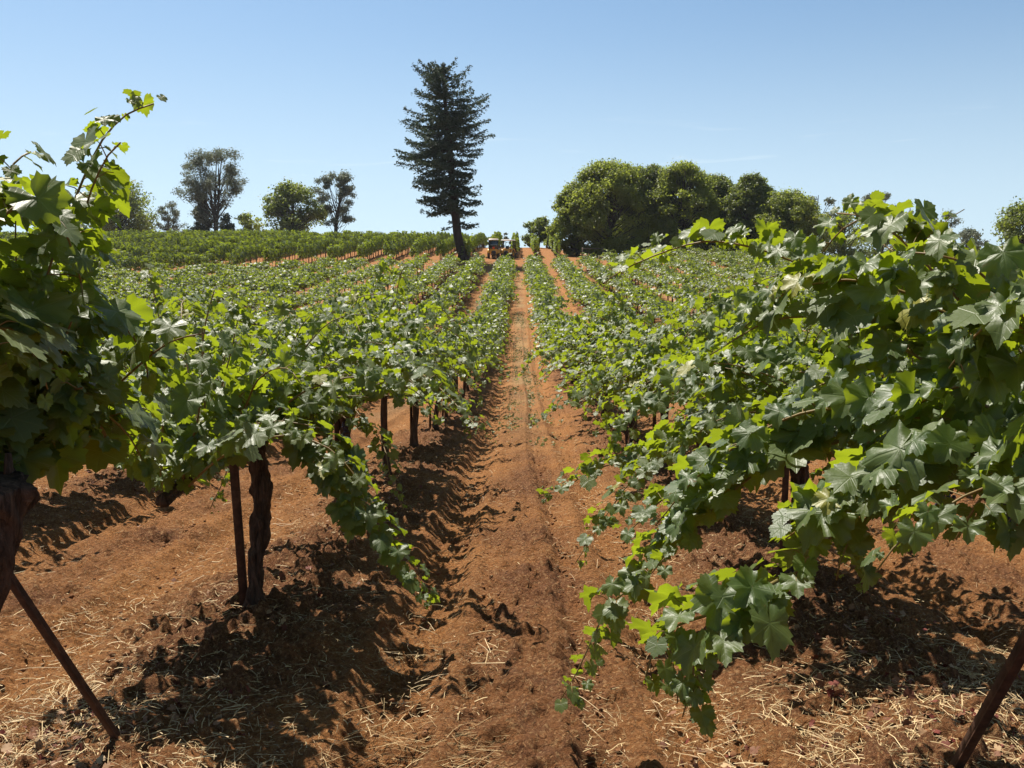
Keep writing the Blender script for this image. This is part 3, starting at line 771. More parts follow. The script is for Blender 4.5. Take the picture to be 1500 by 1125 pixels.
# stakes beside the nearer trunks
def stake_mesh():
    mb = MB(); mb.box((0, 0, .46), (.042, .006, 1.04), bevel=.001); mb.box((.018, .022, .46), (.006, .042, 1.04), bevel=.001)
    return mb.mesh('vine_stake', M['rust'])
STAKE = stake_mesh()
for side, x0, off, n in ((-1, ROW_L, 2.1, 8), (1, ROW_R, 2.6, 5)):
    for k in range(n):
        y = off + 2.5 * k
        if k == 0: continue
        o = link('vine_stake', STAKE); sx = x0 - .062
        o.location = (sx, y - .02, float(gz(sx, y))); o.rotation_euler = (rs.randn() * .02, rs.randn() * .02, rs.rand())
        tag(o, f'rusty upright steel stake beside the {ordw(k)} vine trunk in the row {"left" if side < 0 else "right"} of the lane', 'stake', 'steel stakes beside the vine trunks')

# the two slanted braces at the row ends
def brace(foot, top, label, w=.027):
    foot = np.array(foot); top = np.array(top); d = top - foot; L = np.linalg.norm(d)
    mb = MB(); mb.box((0, 0, L / 2 - .1), (w, .007, L + .2), bevel=.001); mb.box((-w / 2 + .004, w / 2 + .003, L / 2 - .1), (.007, w, L + .2), bevel=.001)
    o = mb.build('steel_brace', M['rust']); o.location = foot; o.rotation_euler = Vector(d).to_track_quat('Z', 'Y').to_euler()
    return tag(o, label, 'brace', 'slanted steel braces at the row ends')
brace(project(186, 1108, 2.98), project(-95, 690, 2.35), 'rusty steel brace slanting into straw at the lower left of the picture')
brace(project(1384, 1160, 2.80), project(1572, 830, 2.1), 'rusty steel brace slanting across the lower right corner of the picture')

# ------------------------------------------------------------------ upper block and the rest of the vines: one object
def hedge_proto(seed):
    rs = np.random.RandomState(seed); mb = MB(); n = 330
    y = rs.uniform(-1.3, 1.3, n); z = .85 + 1.35 * rs.rand(n) ** .9
    w = .30 * (1 - .3 * (z - .85) / 1.3); x = rs.choice([-1, 1], n) * w * (.5 + .6 * rs.rand(n))
    top = rs.rand(n) < .2; z[top] += .25 * rs.rand(top.sum()) + .05; x *= 1.25; z += .12 * np.sin(y * 3 + seed)
    pos = np.stack([x, y, z], 1)
    tp = np.stack([np.sign(x) * .5, rs.randn(n) * .4, -np.ones(n) * .7], 1)
    nr = np.stack([np.sign(x) * .35, rs.randn(n) * .45, .8 + rs.rand(n) * .4], 1)
    add_leaves(mb, pos, tp, nr, .12 + .05 * rs.rand(n), 3, rs)
    mb.tube([(0, 0, -.1), (.02, .02, .5), (0, 0, 1.0)], [.045, .035, .04], 6, mi=1)
    mb.box((.06, .1, .9), (.04, .04, 2.1), mi=2); mb.box((0, -1.2, .55), (.03, .03, 1.2), mi=2)
    return mb.mesh('trellised_vine', [M['leaf_far'], M['bark'], M['rust']], True)
P4 = [hedge_proto(400 + k) for k in range(3)]
ux = [2.3, 5.2, -.5] + [-.5 - 3.05 * k for k in range(1, 34)]
for x in ux:
    y0 = float(track_y(x)) + (18 if x > -4 else 12 if x > -24 else max(2.0, 12 + (x + 24) * .7)) + rs.uniform(-.4, .4)
    if x > 1: y0 += 1
    y = y0
    while y < 176:
        if abs(x / y) < .64:
            far_pts.append((x + rs.randn() * .04, y, float(macro(x, y)), math.pi * rs.randint(2), rs.uniform(.75, 1.3), rs.uniform(.74, 1.14), 5 + rs.randint(3)))
        y += 2.3

def far_field():
    pts = np.array(far_pts); protos = P3 + P4
    me = bpy.data.meshes.new('distant_grapevines'); me.vertices.add(len(pts)); me.vertices.foreach_set('co', pts[:, :3].astype(np.float32).ravel())
    for nm, c in (('rz', 3), ('sx', 4), ('sz', 5)):
        a = me.attributes.new(nm, 'FLOAT', 'POINT'); a.data.foreach_set('value', pts[:, c].astype(np.float32))
    a = me.attributes.new('idx', 'INT', 'POINT'); a.data.foreach_set('value', pts[:, 6].astype(np.int32))
    me.update()
    o = link('distant_grapevines', me)
    tag(o, 'rows of distant grapevines covering the hillside up to the ridge', kind='stuff')
    ng = bpy.data.node_groups.new('scatter_vines', 'GeometryNodeTree')
    ng.interface.new_socket('Geometry', in_out='INPUT', socket_type='NodeSocketGeometry')
    ng.interface.new_socket('Geometry', in_out='OUTPUT', socket_type='NodeSocketGeometry')
    N = ng.nodes; Lk = ng.links
    gi = N.new('NodeGroupInput'); go = N.new('NodeGroupOutput'); inst = N.new('GeometryNodeInstanceOnPoints')
    g2i = N.new('GeometryNodeGeometryToInstance')
    for p in protos[::-1]:
        po = bpy.data.objects.new('proto', p)
        oi = N.new('GeometryNodeObjectInfo'); oi.inputs['Object'].default_value = po
        Lk.new(oi.outputs['Geometry'], g2i.inputs[0])
    # Geometry to Instance gives one instance per link, last linked first
    Lk.new(gi.outputs[0], inst.inputs['Points']); Lk.new(g2i.outputs[0], inst.inputs['Instance'])
    inst.inputs['Pick Instance'].default_value = True
    def named(nm, t):
        q = N.new('GeometryNodeInputNamedAttribute'); q.data_type = t; q.inputs['Name'].default_value = nm; return q.outputs['Attribute']
    Lk.new(named('idx', 'INT'), inst.inputs['Instance Index'])
    cr = N.new('ShaderNodeCombineXYZ'); Lk.new(named('rz', 'FLOAT'), cr.inputs[2]); Lk.new(cr.outputs[0], inst.inputs['Rotation'])
    cs = N.new('ShaderNodeCombineXYZ'); Lk.new(named('sx', 'FLOAT'), cs.inputs[0]); cs.inputs[1].default_value = 1; Lk.new(named('sz', 'FLOAT'), cs.inputs[2]); Lk.new(cs.outputs[0], inst.inputs['Scale'])
    Lk.new(inst.outputs[0], go.inputs[0])
    mod = o.modifiers.new('scatter', 'NODES'); mod.node_group = ng
    print('far vines', len(pts), 'individual', min(N_IND, len(cands)))
far_field()

# ------------------------------------------------------------------ straw, litter, clods, weeds
def scatter_xy(rs, n, ymax, xhalf=.62, p=1.6):
    y = 2.3 + (ymax - 2.3) * rs.rand(n) ** p
    x = (rs.rand(n) * 2 - 1) * (xhalf * y + .6)
    return x, y
def straw():
    rs = np.random.RandomState(9); x, y = scatter_xy(rs, 150000, 17, p=1.7)
    off = row_off(x)
    den = np.clip(fbm(x * .9, y * .9, 3, 20) * 2.6 - .75, 0, 1)
    den = den * (.25 + .9 * np.exp(-((off - .5) / .5) ** 2)) + .09
    # straw heaps seen in the foreground
    for (cx, cy, rr, w) in ((-1.8, 3.1, .6, 1.5), (-.22, 3.05, .45, 1.1), (-.15, 4.1, .25, .7), (1.35, 3.4, .7, 1.5), (.85, 4.6, .5, .8), (.15, 6.2, .3, .6), (.1, 8.5, .35, .6), (.75, 7.2, .4, .6), (-3.0, 4.6, .7, .7), (-.3, 5.0, .3, .5), (-1.0, 2.9, .3, .8), (2.3, 4.2, .7, .6)):
        den += w * np.exp(-(((x - cx) / rr) ** 2 + ((y - cy) / (rr * .7)) ** 2))
    ok = rs.rand(len(x)) < den * .5; x, y = x[ok], y[ok]; n = len(x)
    a = rs.rand(n) * np.pi * 2; L = .012 + .12 * rs.rand(n) ** 3.2; big = rs.rand(n) < .05; L[big] *= 2.2
    w = .0005 + .0012 * rs.rand(n) ** 2
    heap = np.exp(-(((x + .2) / .45) ** 2 + ((y - 3.05) / .3) ** 2)) > .3
    a[heap] = rs.randn(heap.sum()) * .45 + .12; L[heap] *= 1.9
    ca, sa = np.cos(a), np.sin(a); curve = rs.randn(n) * .5 * (rs.rand(n) < .35)
    V = np.zeros((n, 8, 3)); z0 = gz(x, y) + .012 + .018 * rs.rand(n); tl = rs.randn(n) * .12
    for j, t in enumerate((-.5, -.17, .17, .5)):
        cx = x + ca * t * L - sa * curve * L * (t * t); cy = y + sa * t * L + ca * curve * L * (t * t)
        cz = z0 + tl * t * L + .25 * L * rs.rand(n) * (.25 - t * t) + (fbm(cx * 3, cy * 3, 4, 7) - .47) * .075
        V[:, 2 * j] = np.stack([cx - sa * w, cy + ca * w, cz], 1); V[:, 2 * j + 1] = np.stack([cx + sa * w, cy - ca * w, cz + .001], 1)
    b = (np.arange(n) * 8)[:, None]
    L_ = np.concatenate([b + np.array([[2 * j, 2 * j + 1, 2 * j + 3, 2 * j + 2]]) for j in range(3)], 1).ravel()
    me = make_mesh('straw', V.reshape(-1, 3), np.full(n * 3, 4), L_, M['straw'], tint=np.repeat(rs.rand(n), 8))
    tag(link('straw', me), 'dry pale straw scattered over the soil', kind='stuff'); print('straw', n)
straw()
def litter():
    rs = np.random.RandomState(19); x, y = scatter_xy(rs, 14000, 14, p=1.5); off = row_off(x)
    den = .55 * np.exp(-(off / .45) ** 2) * np.clip(fbm(x * 1.6, y * 1.6, 3, 31) * 3 - 1.0, 0, 1) + .01
    for cx, cy, rr in ((.95, 3.15, .22), (-1.25, 4.3, .16), (-1.9, 3.1, .3), (2.1, 4.5, .3)):
        den += 1.0 * np.exp(-(((x - cx) / rr) ** 2 + ((y - cy) / (rr * .8)) ** 2))
    ok = rs.rand(len(x)) < den; x, y = x[ok], y[ok]; n = len(x)
    mb = MB(); z = gz(x, y) + .015 + .02 * rs.rand(n) + (fbm(x * 3, y * 3, 4, 7) - .47) * .075
    tp = rs.randn(n, 3) * np.array([1, 1, .5]); nr = np.array([0, 0, .7]) + rs.randn(n, 3) * .5
    P = np.stack([x, y, z], 1)
    add_leaves(mb, P, tp, nr, .009 + .018 * rs.rand(n) ** 1.5, 1, rs, tint=rs.rand(n))
    me = mb.mesh('leaf_litter', M['litter'])
    tag(link('leaf_litter', me), 'crumpled red brown fallen vine leaves on the soil', kind='stuff')
litter()
def clods():
    rs = np.random.RandomState(29); x, y = scatter_xy(rs, 60000, 16, p=1.5); off = row_off(x)
    n_ = fbm(x * 1.7, y * 1.7, 3, 2); den = np.clip(1.0 - off / .9, 0, 1) + .9 * np.exp(-((off - 1.45) / .3) ** 2) + (n_ - .5) * 1.5
    ok = rs.rand(len(x)) < np.clip(den, 0.12, 1) * .55; x, y = x[ok], y[ok]; n = len(x)
    th = np.array([[0, 0, 1], [.9, 0, .2], [.3, .85, .15], [-.75, .5, .2], [-.7, -.55, .1], [.35, -.8, .25], [0, 0, -.6]], float)
    T = np.array([[0, 1, 2], [0, 2, 3], [0, 3, 4], [0, 4, 5], [0, 5, 1], [6, 2, 1], [6, 3, 2], [6, 4, 3], [6, 5, 4], [6, 1, 5]])
    s = .004 + .020 * rs.rand(n) ** 4
    V = th[None] * (1 + rs.rand(n, 7, 3) * .7 - .35) * s[:, None, None]
    a = rs.rand(n) * 6.28; ca, sa = np.cos(a)[:, None], np.sin(a)[:, None]
    V = np.stack([V[..., 0] * ca - V[..., 1] * sa, V[..., 0] * sa + V[..., 1] * ca, V[..., 2] * .8], 2)
    V += np.stack([x, y, gz(x, y) + (fbm(x * 3, y * 3, 4, 7) - .47) * .075 + s * .2 + .004], 1)[:, None]
    L = (T.ravel()[None] + (np.arange(n) * 7)[:, None]).ravel()
    me = make_mesh('soil_clods', V.reshape(-1, 3), np.full(n * 10, 3), L, M['clod'])
    tag(link('soil_clods', me), 'small loose clods of red brown soil', kind='stuff')
clods()
def weeds():
    rs = np.random.RandomState(39); n = 9000; y = rs.uniform(13, 60, n); x = .1 + rs.randn(n) * .33
    ok = rs.rand(n) < np.clip(fbm(x * 1.2, y * .5, 3, 4) * 3 - .8, .05, 1); x, y = x[ok], y[ok]; n = len(x)
    mb = MB(); P = np.stack([x, y, gz(x, y) + .005 + .03 * rs.rand(n)], 1)
    add_leaves(mb, P, rs.randn(n, 3) * [1, 1, .4] + [0, 0, .5], rs.randn(n, 3) * .6 + [0, 0, .6], .012 + .028 * rs.rand(n), 3, rs)
    tag(link('weeds', mb.mesh('weeds', M['weed'])), 'low pale weeds growing along the middle of the dirt lane', kind='stuff')
weeds()

# ------------------------------------------------------------------ trees
def quads(mb, pos, nrm, size, rs, asp=.7, tint=None, up=None):
    n = len(pos); nrm = nrm / (np.linalg.norm(nrm, axis=1)[:, None] + 1e-9)
    r = rs.randn(n, 3) if up is None else up + rs.randn(n, 3) * .3
    a = np.cross(nrm, r); a /= np.linalg.norm(a, axis=1)[:, None] + 1e-9; b = np.cross(nrm, a)
    s = size[:, None]
    V = np.stack([pos - b * s, pos + a * s * asp - b * s * .1, pos + b * s, pos - a * s * asp + nrm * s * .25], 1)
    L = np.arange(n * 4)
    mb.add(V.reshape(-1, 3), np.full(n, 4), L, tint=np.repeat(rs.rand(n) if tint is None else tint, 4))

def broad_tree(name, px, base_y_px, top_px, d, half_px, mat, label, cat, group=None, seed=0, clumps=60, leaf=.22, per=130, lo=.25, open_=0.0, leaders=1, cr=1.0, shape='oak', dx_top=0, parent=None):
    rs = np.random.RandomState(seed)
    base = project(px, base_y_px, d); gx = base[0]; z0 = float(macro(gx, d)) - .3
    topz = project(px, top_px, d)[2]; H = topz - z0; Wd = half_px / F_PX * d * 1.01
    root = empty(name, (gx, d, z0)); tag(root, label, cat, group)
    wood = MB(); crown = MB()
    tr = .016 * H + .10
    lead = []
    for k in range(leaders):
        a = rs.rand() * 6.28; sp = Wd * .35 * (leaders > 1)
        t = np.linspace(0, 1, 9)
        P = np.stack([math.cos(a) * sp * t ** 1.4 + rs.randn() * .15 * np.sin(t * 4) + dx_top * t, math.sin(a) * sp * t ** 1.4 + rs.randn() * .15 * np.sin(t * 5), t * H * (.92 if leaders == 1 else rs.uniform(.78, .95))], 1)
        wood.tube(P, tr * (1 - .85 * t) / (1 if leaders == 1 else 1.25), 8, noise=.25, seed=seed); lead.append(P)
    for i in range(clumps):
        # envelope
        for _ in range(30):
            u = rs.rand() ** .8; h = lo + (1 - lo) * u
            if shape == 'oak': w = math.sin(math.pi * (.16 + .80 * u)) ** .55 * (1.0 if u > .15 else .8)
            elif shape == 'pine': w = (.35 + .75 * math.sin(math.pi * (.1 + .75 * u))) * (.6 + .5 * rs.rand())
            else: w = 1.0 - .9 * u
            a = rs.rand() * 6.28; rr = w * Wd * math.sqrt(rs.uniform(.05 if open_ == 0 else .2, 1)) * (.8 + .3 * vnoise(a * 1.1 + seed, u * 3.0))
            lump = vnoise(math.cos(a) * 1.5 + 7 + seed, math.sin(a) * 1.5 + u * 4, 3)
            if lump > .28 + .2 * open_: break
        c = np.array([math.cos(a) * rr + dx_top * h, math.sin(a) * rr, h * H * (1 - .02 - .05 * rs.rand())])
        P = lead[i % leaders]; tt = np.clip(h * rs.uniform(.45, .8), .12, .95)
        s = np.array([np.interp(tt, np.linspace(0, 1, 9), P[:, j]) for j in range(3)])
        mid = (s + c) / 2 + np.array([0, 0, -.06 * rr]) + rs.randn(3) * .12
        q = spline([s, mid, c], max(.4, rr / 4)); wood.tube(q, np.linspace(tr * (.30 if shape != 'pine' else .15) + .02, .015, len(q)), 5, cap=False)
        r0 = cr * Wd * rs.uniform(.17, .30) if shape != 'pine' else cr * Wd * rs.uniform(.15, .26)
        m = int(per * rs.uniform(.7, 1.3) * (2.0 if shape == 'pine' else 1.25))
        g = rs.randn(m, 3); g /= np.linalg.norm(g, axis=1)[:, None]
        rad = r0 * rs.rand(m) ** .45 * (.75 + .5 * rs.rand(m))
        pos = c + g * rad[:, None] * np.array([1.1, 1.1, .72])
        st = rs.rand(m) < .22; pos[st] += rs.uniform(-1, 1, (st.sum(), 3)) * r0 * .6
        tn = np.clip(rs.rand() * .55 + rs.rand(m) * .5, 0, 1)
        quads(crown, pos, g + rs.randn(m, 3) * .6 + [0, 0, .5], leaf * (.55 + .7 * rs.rand(m)), rs, .62 if shape != 'pine' else .34, tn)
    wood.build('trunk', M['tree_bark'], root, True); crown.build('crown', M[mat], root)
    return root

GT = 'trees along the skyline behind the vineyard'
GO = 'oak grove beyond the right part of the vineyard'
# left skyline, left to right
broad_tree('oak_tree', 180, 350, 266, 190, 54, 'oak_dark', 'broad dark oak on the ridge at the far left of the skyline', 'oak tree', GT, 1, 95, .28, 110, .18)
broad_tree('oak_tree', 213, 350, 316, 200, 12, 'pine', 'small wispy grey-green tree tucked at the right foot of the far left oak', 'tree', GT, 2, 16, .25, 70, .2)
broad_tree('pine_tree', 248, 350, 295, 195, 25, 'pine', 'small thin grey pine between the far left oak and the tallest grey pine', 'pine tree', GT, 3, 34, .24, 60, .12, 1.0, 1, 1.0, 'pine')
broad_tree('pine_tree', 316, 350, 216, 180, 44, 'pine', 'tall open grey pine, the tallest tree on the left skyline', 'pine tree', GT, 4, 88, .26, 78, .25, 1.0, 3, 1.0, 'pine')
broad_tree('fir_tree', 298, 350, 282, 182, 18, 'fir', 'dark young fir standing at the foot of the tallest grey pine', 'fir tree', GT, 5, 40, .30, 90, .05, 0, 1, 1.3, 'cone')
broad_tree('fir_tree', 334, 350, 312, 183, 16, 'fir', 'low dark fir just right of the trunks of the tallest grey pine', 'fir tree', GT, 6, 30, .28, 80, .05, 0, 1, 1.3, 'cone')
broad_tree('oak_tree', 366, 350, 311, 185, 25, 'oak', 'low bright green oak between the tallest grey pine and the dark oak', 'oak tree', GT, 7, 26, .24, 80, .35, 0)
broad_tree('oak_tree', 432, 350, 268, 175, 46, 'oak_dark', 'wide dark oak left of the slim forked grey pine', 'oak tree', GT, 8, 80, .28, 110, .22)
broad_tree('pine_tree', 493, 350, 247, 172, 29, 'pine', 'slim forked grey pine at the right end of the left skyline trees', 'pine tree', GT, 9, 62, .25, 62, .3, 1.0, 2, 1.0, 'pine')
# behind the tractors
broad_tree('cedar_tree', 722, 372, 344, 178, 11, 'oak', 'small light green bush rising behind the left tractor cab', 'tree', GT, 10, 16, .2, 60, .1)
broad_tree('cedar_tree', 738, 372, 341, 195, 12, 'pine', 'pale grey-green treetop behind the two tractors', 'tree', GT, 12, 16, .22, 60, .1)
broad_tree('oak_tree', 789, 378, 319, 150, 23, 'oak_dark', 'small round dark tree standing alone right of the tractors', 'oak tree', GT, 13, 46, .22, 100, .08)
broad_tree('oak_tree', 812, 378, 345, 155, 12, 'oak_dark', 'low dark shrub-like tree at the right foot of the lone round tree', 'oak tree', GT, 14, 20, .2, 70, .05)
# the grove on the right
for i, (px, top, hw, d, mt, lab) in enumerate([
    (846, 268, 32, 128, 'oak', 'light green oak at the left end of the grove with low hanging foliage'),
    (895, 236, 48, 126, 'oak', 'tall rounded yellow-green oak, highest on the left of the grove'),
    (945, 240, 38, 131, 'oak_dark', 'dark oak just right of the tallest oak of the grove'),
    (1000, 238, 42, 128, 'oak', 'full-crowned oak in the middle of the grove'),
    (1048, 256, 34, 132, 'oak_dark', 'dark oak right of the middle of the grove'),
    (1098, 256, 32, 127, 'oak_dark', 'ragged dark oak with sky showing through near the right end of the grove'),
    (1150, 280, 42, 124, 'oak', 'lower spreading oak with bare visible limbs at the right end of the grove'),
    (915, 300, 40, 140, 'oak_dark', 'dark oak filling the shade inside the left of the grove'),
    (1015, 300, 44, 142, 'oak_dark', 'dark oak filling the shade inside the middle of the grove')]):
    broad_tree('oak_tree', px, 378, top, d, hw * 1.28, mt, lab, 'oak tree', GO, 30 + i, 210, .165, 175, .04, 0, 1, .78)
# far right
broad_tree('oak_tree', 1194, 385, 276, 150, 30, 'pine', 'pale grey-green tree just behind the right end of the grove', 'tree', GT, 50, 34, .22, 75, .2, 1)
broad_tree('pine_tree', 1284, 385, 280, 160, 28, 'pine', 'grey pine top showing above the arching vine leaves', 'pine tree', GT, 51, 40, .22, 70, .15, 1, 1, 1, 'pine')
broad_tree('pine_tree', 1328, 390, 294, 165, 12, 'pine', 'very thin spire-like pine on the right skyline', 'pine tree', GT, 52, 26, .2, 50, .2, 1, 1, 1.4, 'pine')
broad_tree('pine_tree', 1364, 395, 305, 160, 36, 'pine', 'grey pine right of the thin spire on the right skyline', 'pine tree', GT, 53, 46, .22, 80, .1, 1, 2, 1.1, 'pine')
broad_tree('oak_tree', 1235, 385, 312, 148, 40, 'oak_dark', 'low dark oak stepping down right of the grove, mostly behind vine leaves', 'oak tree', GT, 57, 60, .2, 110, .05)
broad_tree('oak_tree', 1417, 400, 334, 170, 30, 'pine', 'small rounded grey-green tree alone on the right skyline', 'tree', GT, 54, 44, .24, 80, .1)
broad_tree('oak_tree', 1500, 435, 300, 105, 58, 'oak_dark', 'large dark tree cut off by the right edge of the picture', 'oak tree', GT, 55, 85, .2, 130, .08)
broad_tree('oak_tree', 1290, 400, 325, 155, 60, 'oak_dark', 'low dark trees-line oak behind the right vineyard rows', 'oak tree', GT, 56, 40, .24, 90, .05)

def conifer():
    rs = np.random.RandomState(8); d = 111.0
    cl = [(380, 679), (350, 670), (320, 667), (290, 664), (250, 661), (200, 657), (150, 652), (92, 649)]
    ys = np.array([c[0] for c in cl][::-1], float); xs = np.array([c[1] for c in cl][::-1], float)
    base = project(679, 380, d); z0 = float(macro(base[0], d)) - .4
    org = np.array([base[0], d, z0]); root = empty('fir_tree', org)
    tag(root, 'tall dark fir with a bare leaning trunk standing alone by the farm track', 'fir tree')
    C = lambda py: project(np.interp(py, ys, xs), py, d) - org
    wood = MB()
    P = np.array([[0, 0, 0]] + [C(py) for py in range(372, 91, -14)])
    t = np.linspace(0, 1, len(P)); wood.tube(P, .50 * (1 - t) ** .8 + .10 + .5 * np.exp(-(t / .03) ** 2), 12, noise=.2)
    crown = MB(); m = d / F_PX
    # crown reach on either side by height (photo rows): left, right in pixels
    py_ = np.array([92, 105, 125, 150, 175, 200, 225, 250, 275, 300, 312], float)
    lf = np.array([6, 32, 46, 58, 76, 74, 64, 66, 60, 34, 14], float); rt = np.array([6, 32, 38, 56, 56, 58, 40, 36, 42, 46, 12], float)
    br = []
    for i in range(320):
        py = 93 + 206 * rs.rand() ** .95; a = rs.rand() * 6.28
        br.append((py, a, 1.0))
    for k in range(6): br.append((rs.uniform(322, 338), rs.uniform(-.6, .6) if k % 3 else math.pi + rs.randn() * .3, .45 if k % 3 else .3))
    for py, a, sc in br:
        ca, sa = math.cos(a), math.sin(a)
        reach = 1.1 * np.interp(py, py_, rt if ca > 0 else lf); side = np.interp(py, py_, (lf + rt) / 2)
        if sc < 1: reach = side = 75
        Lr = m * (.72 + .55 * vnoise(py * .045 + (9 if ca > 0 else 0), math.atan2(sa, ca) * .8, 5)) * (reach * abs(ca) + side * (1 - abs(ca))) * sc * (rs.uniform(.3, .8) if rs.rand() < .62 else rs.uniform(.8, 1.06))
        s = C(py + 8 * (sc == 1)); tt = np.linspace(0, 1, 7)
        up = np.interp(py, [92, 140, 220, 300], [.75, .28, .02, -.10])
        dz = (up + rs.randn() * .10) * Lr * tt - .18 * Lr * np.sin(tt * 2.0) + .06 * Lr * tt ** 3
        B = s + np.stack([ca * Lr * tt, sa * Lr * tt, dz], 1); B[1:-1] += rs.randn(5, 3) * .06
        wood.tube(B, np.linspace(.075, .015, 7) * (.6 + .08 * Lr), 5, cap=False)
        n = int(8 + Lr * 12)
        # twigs leave the branch on both sides and hang a little
        f = rs.rand(n) ** .7 * .9 + .12; f = np.clip(f, 0, 1)
        pt = np.stack([np.interp(f, tt, B[:, j]) for j in range(3)], 1)
        ntw = max(4, int(Lr * 4)); 
        for j in range(ntw):
            fj = .2 + .8 * (j + rs.rand()) / ntw; q = np.array([np.interp(fj, tt, B[:, c]) for c in range(3)])
            w = (1.15 - fj) * Lr * .26 + .22; sd = 1 if j % 2 else -1
            dirn = np.array([-sa * sd + ca * .8, ca * sd + sa * .8, -.12 + rs.randn() * .12]); dirn /= np.linalg.norm(dirn)
            k = int(3 + w * 9); g = rs.rand(k)
            pos = q + dirn * (g * w)[:, None] + rs.randn(k, 3) * [.09, .09, .07] + np.array([0, 0, -.28]) * (g ** 2)[:, None]
            quads(crown, pos, rs.randn(k, 3) + [0, 0, .5], .10 + .12 * rs.rand(k), rs, .36, up=dirn)
        quads(crown, pt + rs.randn(n, 3) * .09, rs.randn(n, 3) + [0, 0, .4], .10 + .11 * rs.rand(n), rs, .42)
    wood.build('trunk', M['fir_bark'], root, True); crown.build('crown', M['fir'], root)
conifer()

# ------------------------------------------------------------------ tractors
def wheel(root, x, y, r, w):
    mb = MB(); n = 28; a = np.linspace(0, 2 * np.pi, n, endpoint=False)
    prof = [(-w / 2, r * .55), (-w / 2, r * .9), (-w * .35, r), (w * .35, r), (w / 2, r * .9), (w / 2, r * .55)]
    V = []; 
    for px_, rr in prof:
        lug = np.where(np.arange(n) % 2 == 0, 1.0, .95) if rr == r else 1.0
        for k in range(n):
            q = rr * (lug if np.isscalar(lug) else lug[k]); V.append((px_, q * math.cos(a[k]), q * math.sin(a[k])))
    L = []; m = len(prof)
    for i in range(m - 1):
        for k in range(n): L += [i * n + k, i * n + (k + 1) % n, (i + 1) * n + (k + 1) % n, (i + 1) * n + k]
    mb.add(V, np.full(len(L) // 4, 4), L)
    t = mb.build('wheel', M['rubber'], root); t.location = (x, y, r)
    rm = MB(); rm.cyl((-w * .3, 0, 0), (w * .3, 0, 0), r * .56, 20); rm.cyl((-w * .42, 0, 0), (w * .42, 0, 0), r * .2, 12)
    rm.build('rim', M['yellow'], t, False)
    return t
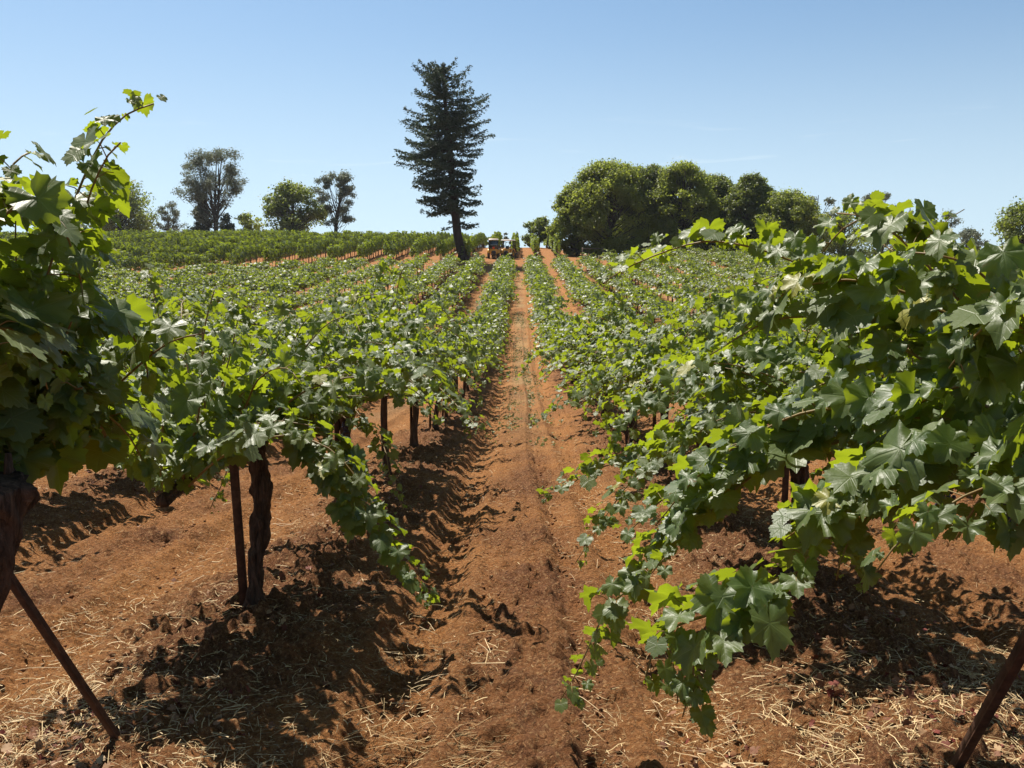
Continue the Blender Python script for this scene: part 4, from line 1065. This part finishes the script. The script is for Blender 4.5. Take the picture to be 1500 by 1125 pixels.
def tractor(px, d, cab, label, rz=0):
    x = px_x(px, d); z = float(gz(x, d)); root = empty('tractor', (x, d, z), rz); tag(root, label, 'tractor'); root.scale = (1.14, 1.14, 1.14)
    for s in (-1, 1):
        wheel(root, s * .56, 0, .52, .30); wheel(root, s * .50, 1.45, .34, .22)
        mb = MB(); a = np.linspace(.15, math.pi - .15, 9)
        V = []
        for q in a:
            for xx in (-.17, .17): V.append((s * .55 + xx, -.60 * math.cos(q), .52 + .60 * math.sin(q)))
        for q in a:
            for xx in (-.17, .17): V.append((s * .55 + xx, -.56 * math.cos(q), .52 + .56 * math.sin(q)))
        L = []
        for k in range(8):
            L += [2 * k, 2 * k + 1, 2 * k + 3, 2 * k + 2, 18 + 2 * k + 2, 18 + 2 * k + 3, 18 + 2 * k + 1, 18 + 2 * k]
            L += [2 * k, 2 * k + 2, 18 + 2 * k + 2, 18 + 2 * k, 2 * k + 3, 2 * k + 1, 18 + 2 * k + 1, 18 + 2 * k + 3]
        mb.add(V, np.full(len(L) // 4, 4), L); mb.build('fender', M['yellow'], root)
        MB().box((s * .42, -.50, .98), (.10, .05, .08), bevel=.01).build('tail_light', M['lamp'], root)
    MB().box((0, 1.15, .86), (.56, 1.15, .50), bevel=.07, taper=(.9, .95)).build('hood', M['yellow'], root)
    MB().box((0, 1.75, .80), (.46, .06, .36), bevel=.02).build('grille', M['black'], root)
    MB().box((0, .55, .48), (.40, 2.2, .30), bevel=.04).build('chassis', M['black'], root)
    MB().box((0, -.38, .78), (.84, .46, .62), bevel=.05).build('rear_housing', M['yellow'], root)
    h = MB(); h.box((0, -.66, .62), (.40, .20, .50), bevel=.03); h.cyl((-.36, -.72, .40), (.36, -.72, .40), .035, 10); h.cyl((-.2, -.6, .8), (-.3, -.75, .42), .03, 8); h.cyl((.2, -.6, .8), (.3, -.75, .42), .03, 8)
    h.build('hitch', M['black'], root)
    sb = MB().box((0, .05, 1.00), (.44, .42, .12), bevel=.04); sb.box((0, -.17, 1.22), (.42, .10, .42), bevel=.04); sb.build('seat', M['black'], root)
    st = MB(); an = np.linspace(0, 2 * np.pi, 17); st.tube(np.stack([.17 * np.cos(an), .55 + .08 * np.sin(an), 1.33 + .16 * np.sin(an)], 1), .015, 6); st.cyl((0, .78, 1.0), (0, .56, 1.32), .02, 8)
    st.build('steering_wheel', M['black'], root)
    ex = MB().cyl((.2, 1.2, 1.05), (.2, 1.2, 1.75), .03, 10).build('exhaust_pipe', M['black'], root)
    if cab:
        for sx in (-1, 1):
            for y0 in (-.42, .80): MB().box((sx * .52, y0, 1.52), (.07, .07, 1.06), bevel=.012).build('cab_post', M['black'], root)
            MB().box((sx * .53, .19, 1.52), (.012, 1.14, 1.0)).build('window', M['glass'], root)
        MB().box((0, -.43, 1.52), (.98, .012, .98)).build('window', M['glass'], root)
        MB().box((0, .81, 1.56), (.98, .012, .90)).build('window', M['glass'], root)
        rf = MB().box((0, .19, 2.14), (1.22, 1.46, .17), bevel=.06, taper=(.93, .93)).build('roof', M['white'], root)
        MB().box((0, -.30, 2.25), (.80, .10, .05), bevel=.02).build('light_bar', M['yellow'], rf)
        bc = MB().cyl((0, -.50, 1.10), (0, -.50, 1.34), .14, 14, .11).build('warning_beacon', M['lamp'], root)
    else:
        for sx in (-1, 1):
            for y0 in (-.40, .62): MB().cyl((sx * .50, y0, .95), (sx * .50, y0, 2.02), .03, 10).build('roof_post', M['black'], root)
        MB().box((0, .12, 2.08), (1.35, 1.45, .10), bevel=.04, taper=(.95, .95)).build('roof', M['white'], root)
    return root
tractor(723, 117, True, 'yellow-orange tractor with an enclosed cab and red beacon, left of the parked pair', .05)
tractor(744, 117.5, False, 'yellow-orange tractor with an open roof on thin posts, right of the parked pair', -.35)

# wooden brace frames at the foot of the grove
def frame(px, d, w, h, label, rz=0, bars=1):
    x = px_x(px, d); z = float(macro(x, d)); root = empty('wooden_fence', (x, d, z), rz)
    tag(root, label, 'fence')
    for s in (-1, 1): MB().cyl((s * w / 2, 0, -.3), (s * w / 2, 0, h), .085, 12, .075).build('post', M['wood'], root)
    for k in range(bars): MB().cyl((-w / 2 + .05, -.02, h - .18 - .55 * k), (w / 2 - .05, -.02, h - .18 - .55 * k), .06, 10).build('rail', M['wood'], root)
frame(892, 104, 2.3, 1.5, 'weathered wooden rail frame at the vineyard edge below the grove')
frame(868, 122, 3.0, 1.4, 'pair of thin wooden posts in the shade below the left of the grove', .3)

# ------------------------------------------------------------------ the air
def haze():
    hm = bpy.data.materials.new('thin_haze'); hm.use_nodes = True; nt = hm.node_tree; nt.nodes.clear()
    out = nt.nodes.new('ShaderNodeOutputMaterial'); pv = nt.nodes.new('ShaderNodeVolumePrincipled')
    pv.inputs['Color'].default_value = (.86, .92, 1.0, 1); pv.inputs['Density'].default_value = .00011; pv.inputs['Anisotropy'].default_value = .3
    nt.links.new(pv.outputs[0], out.inputs['Volume'])
    V = [(x, y, z) for z in (-75, 34) for y in (-320, 6600) for x in (-5200, 5200)]
    L = [0, 2, 3, 1, 4, 5, 7, 6, 0, 1, 5, 4, 2, 6, 7, 3, 0, 4, 6, 2, 1, 3, 7, 5]
    o = link('haze', make_mesh('haze', V, [4] * 6, L, hm)); tag(o, 'thin pale summer haze in the air over the vineyard', kind='stuff')
haze()
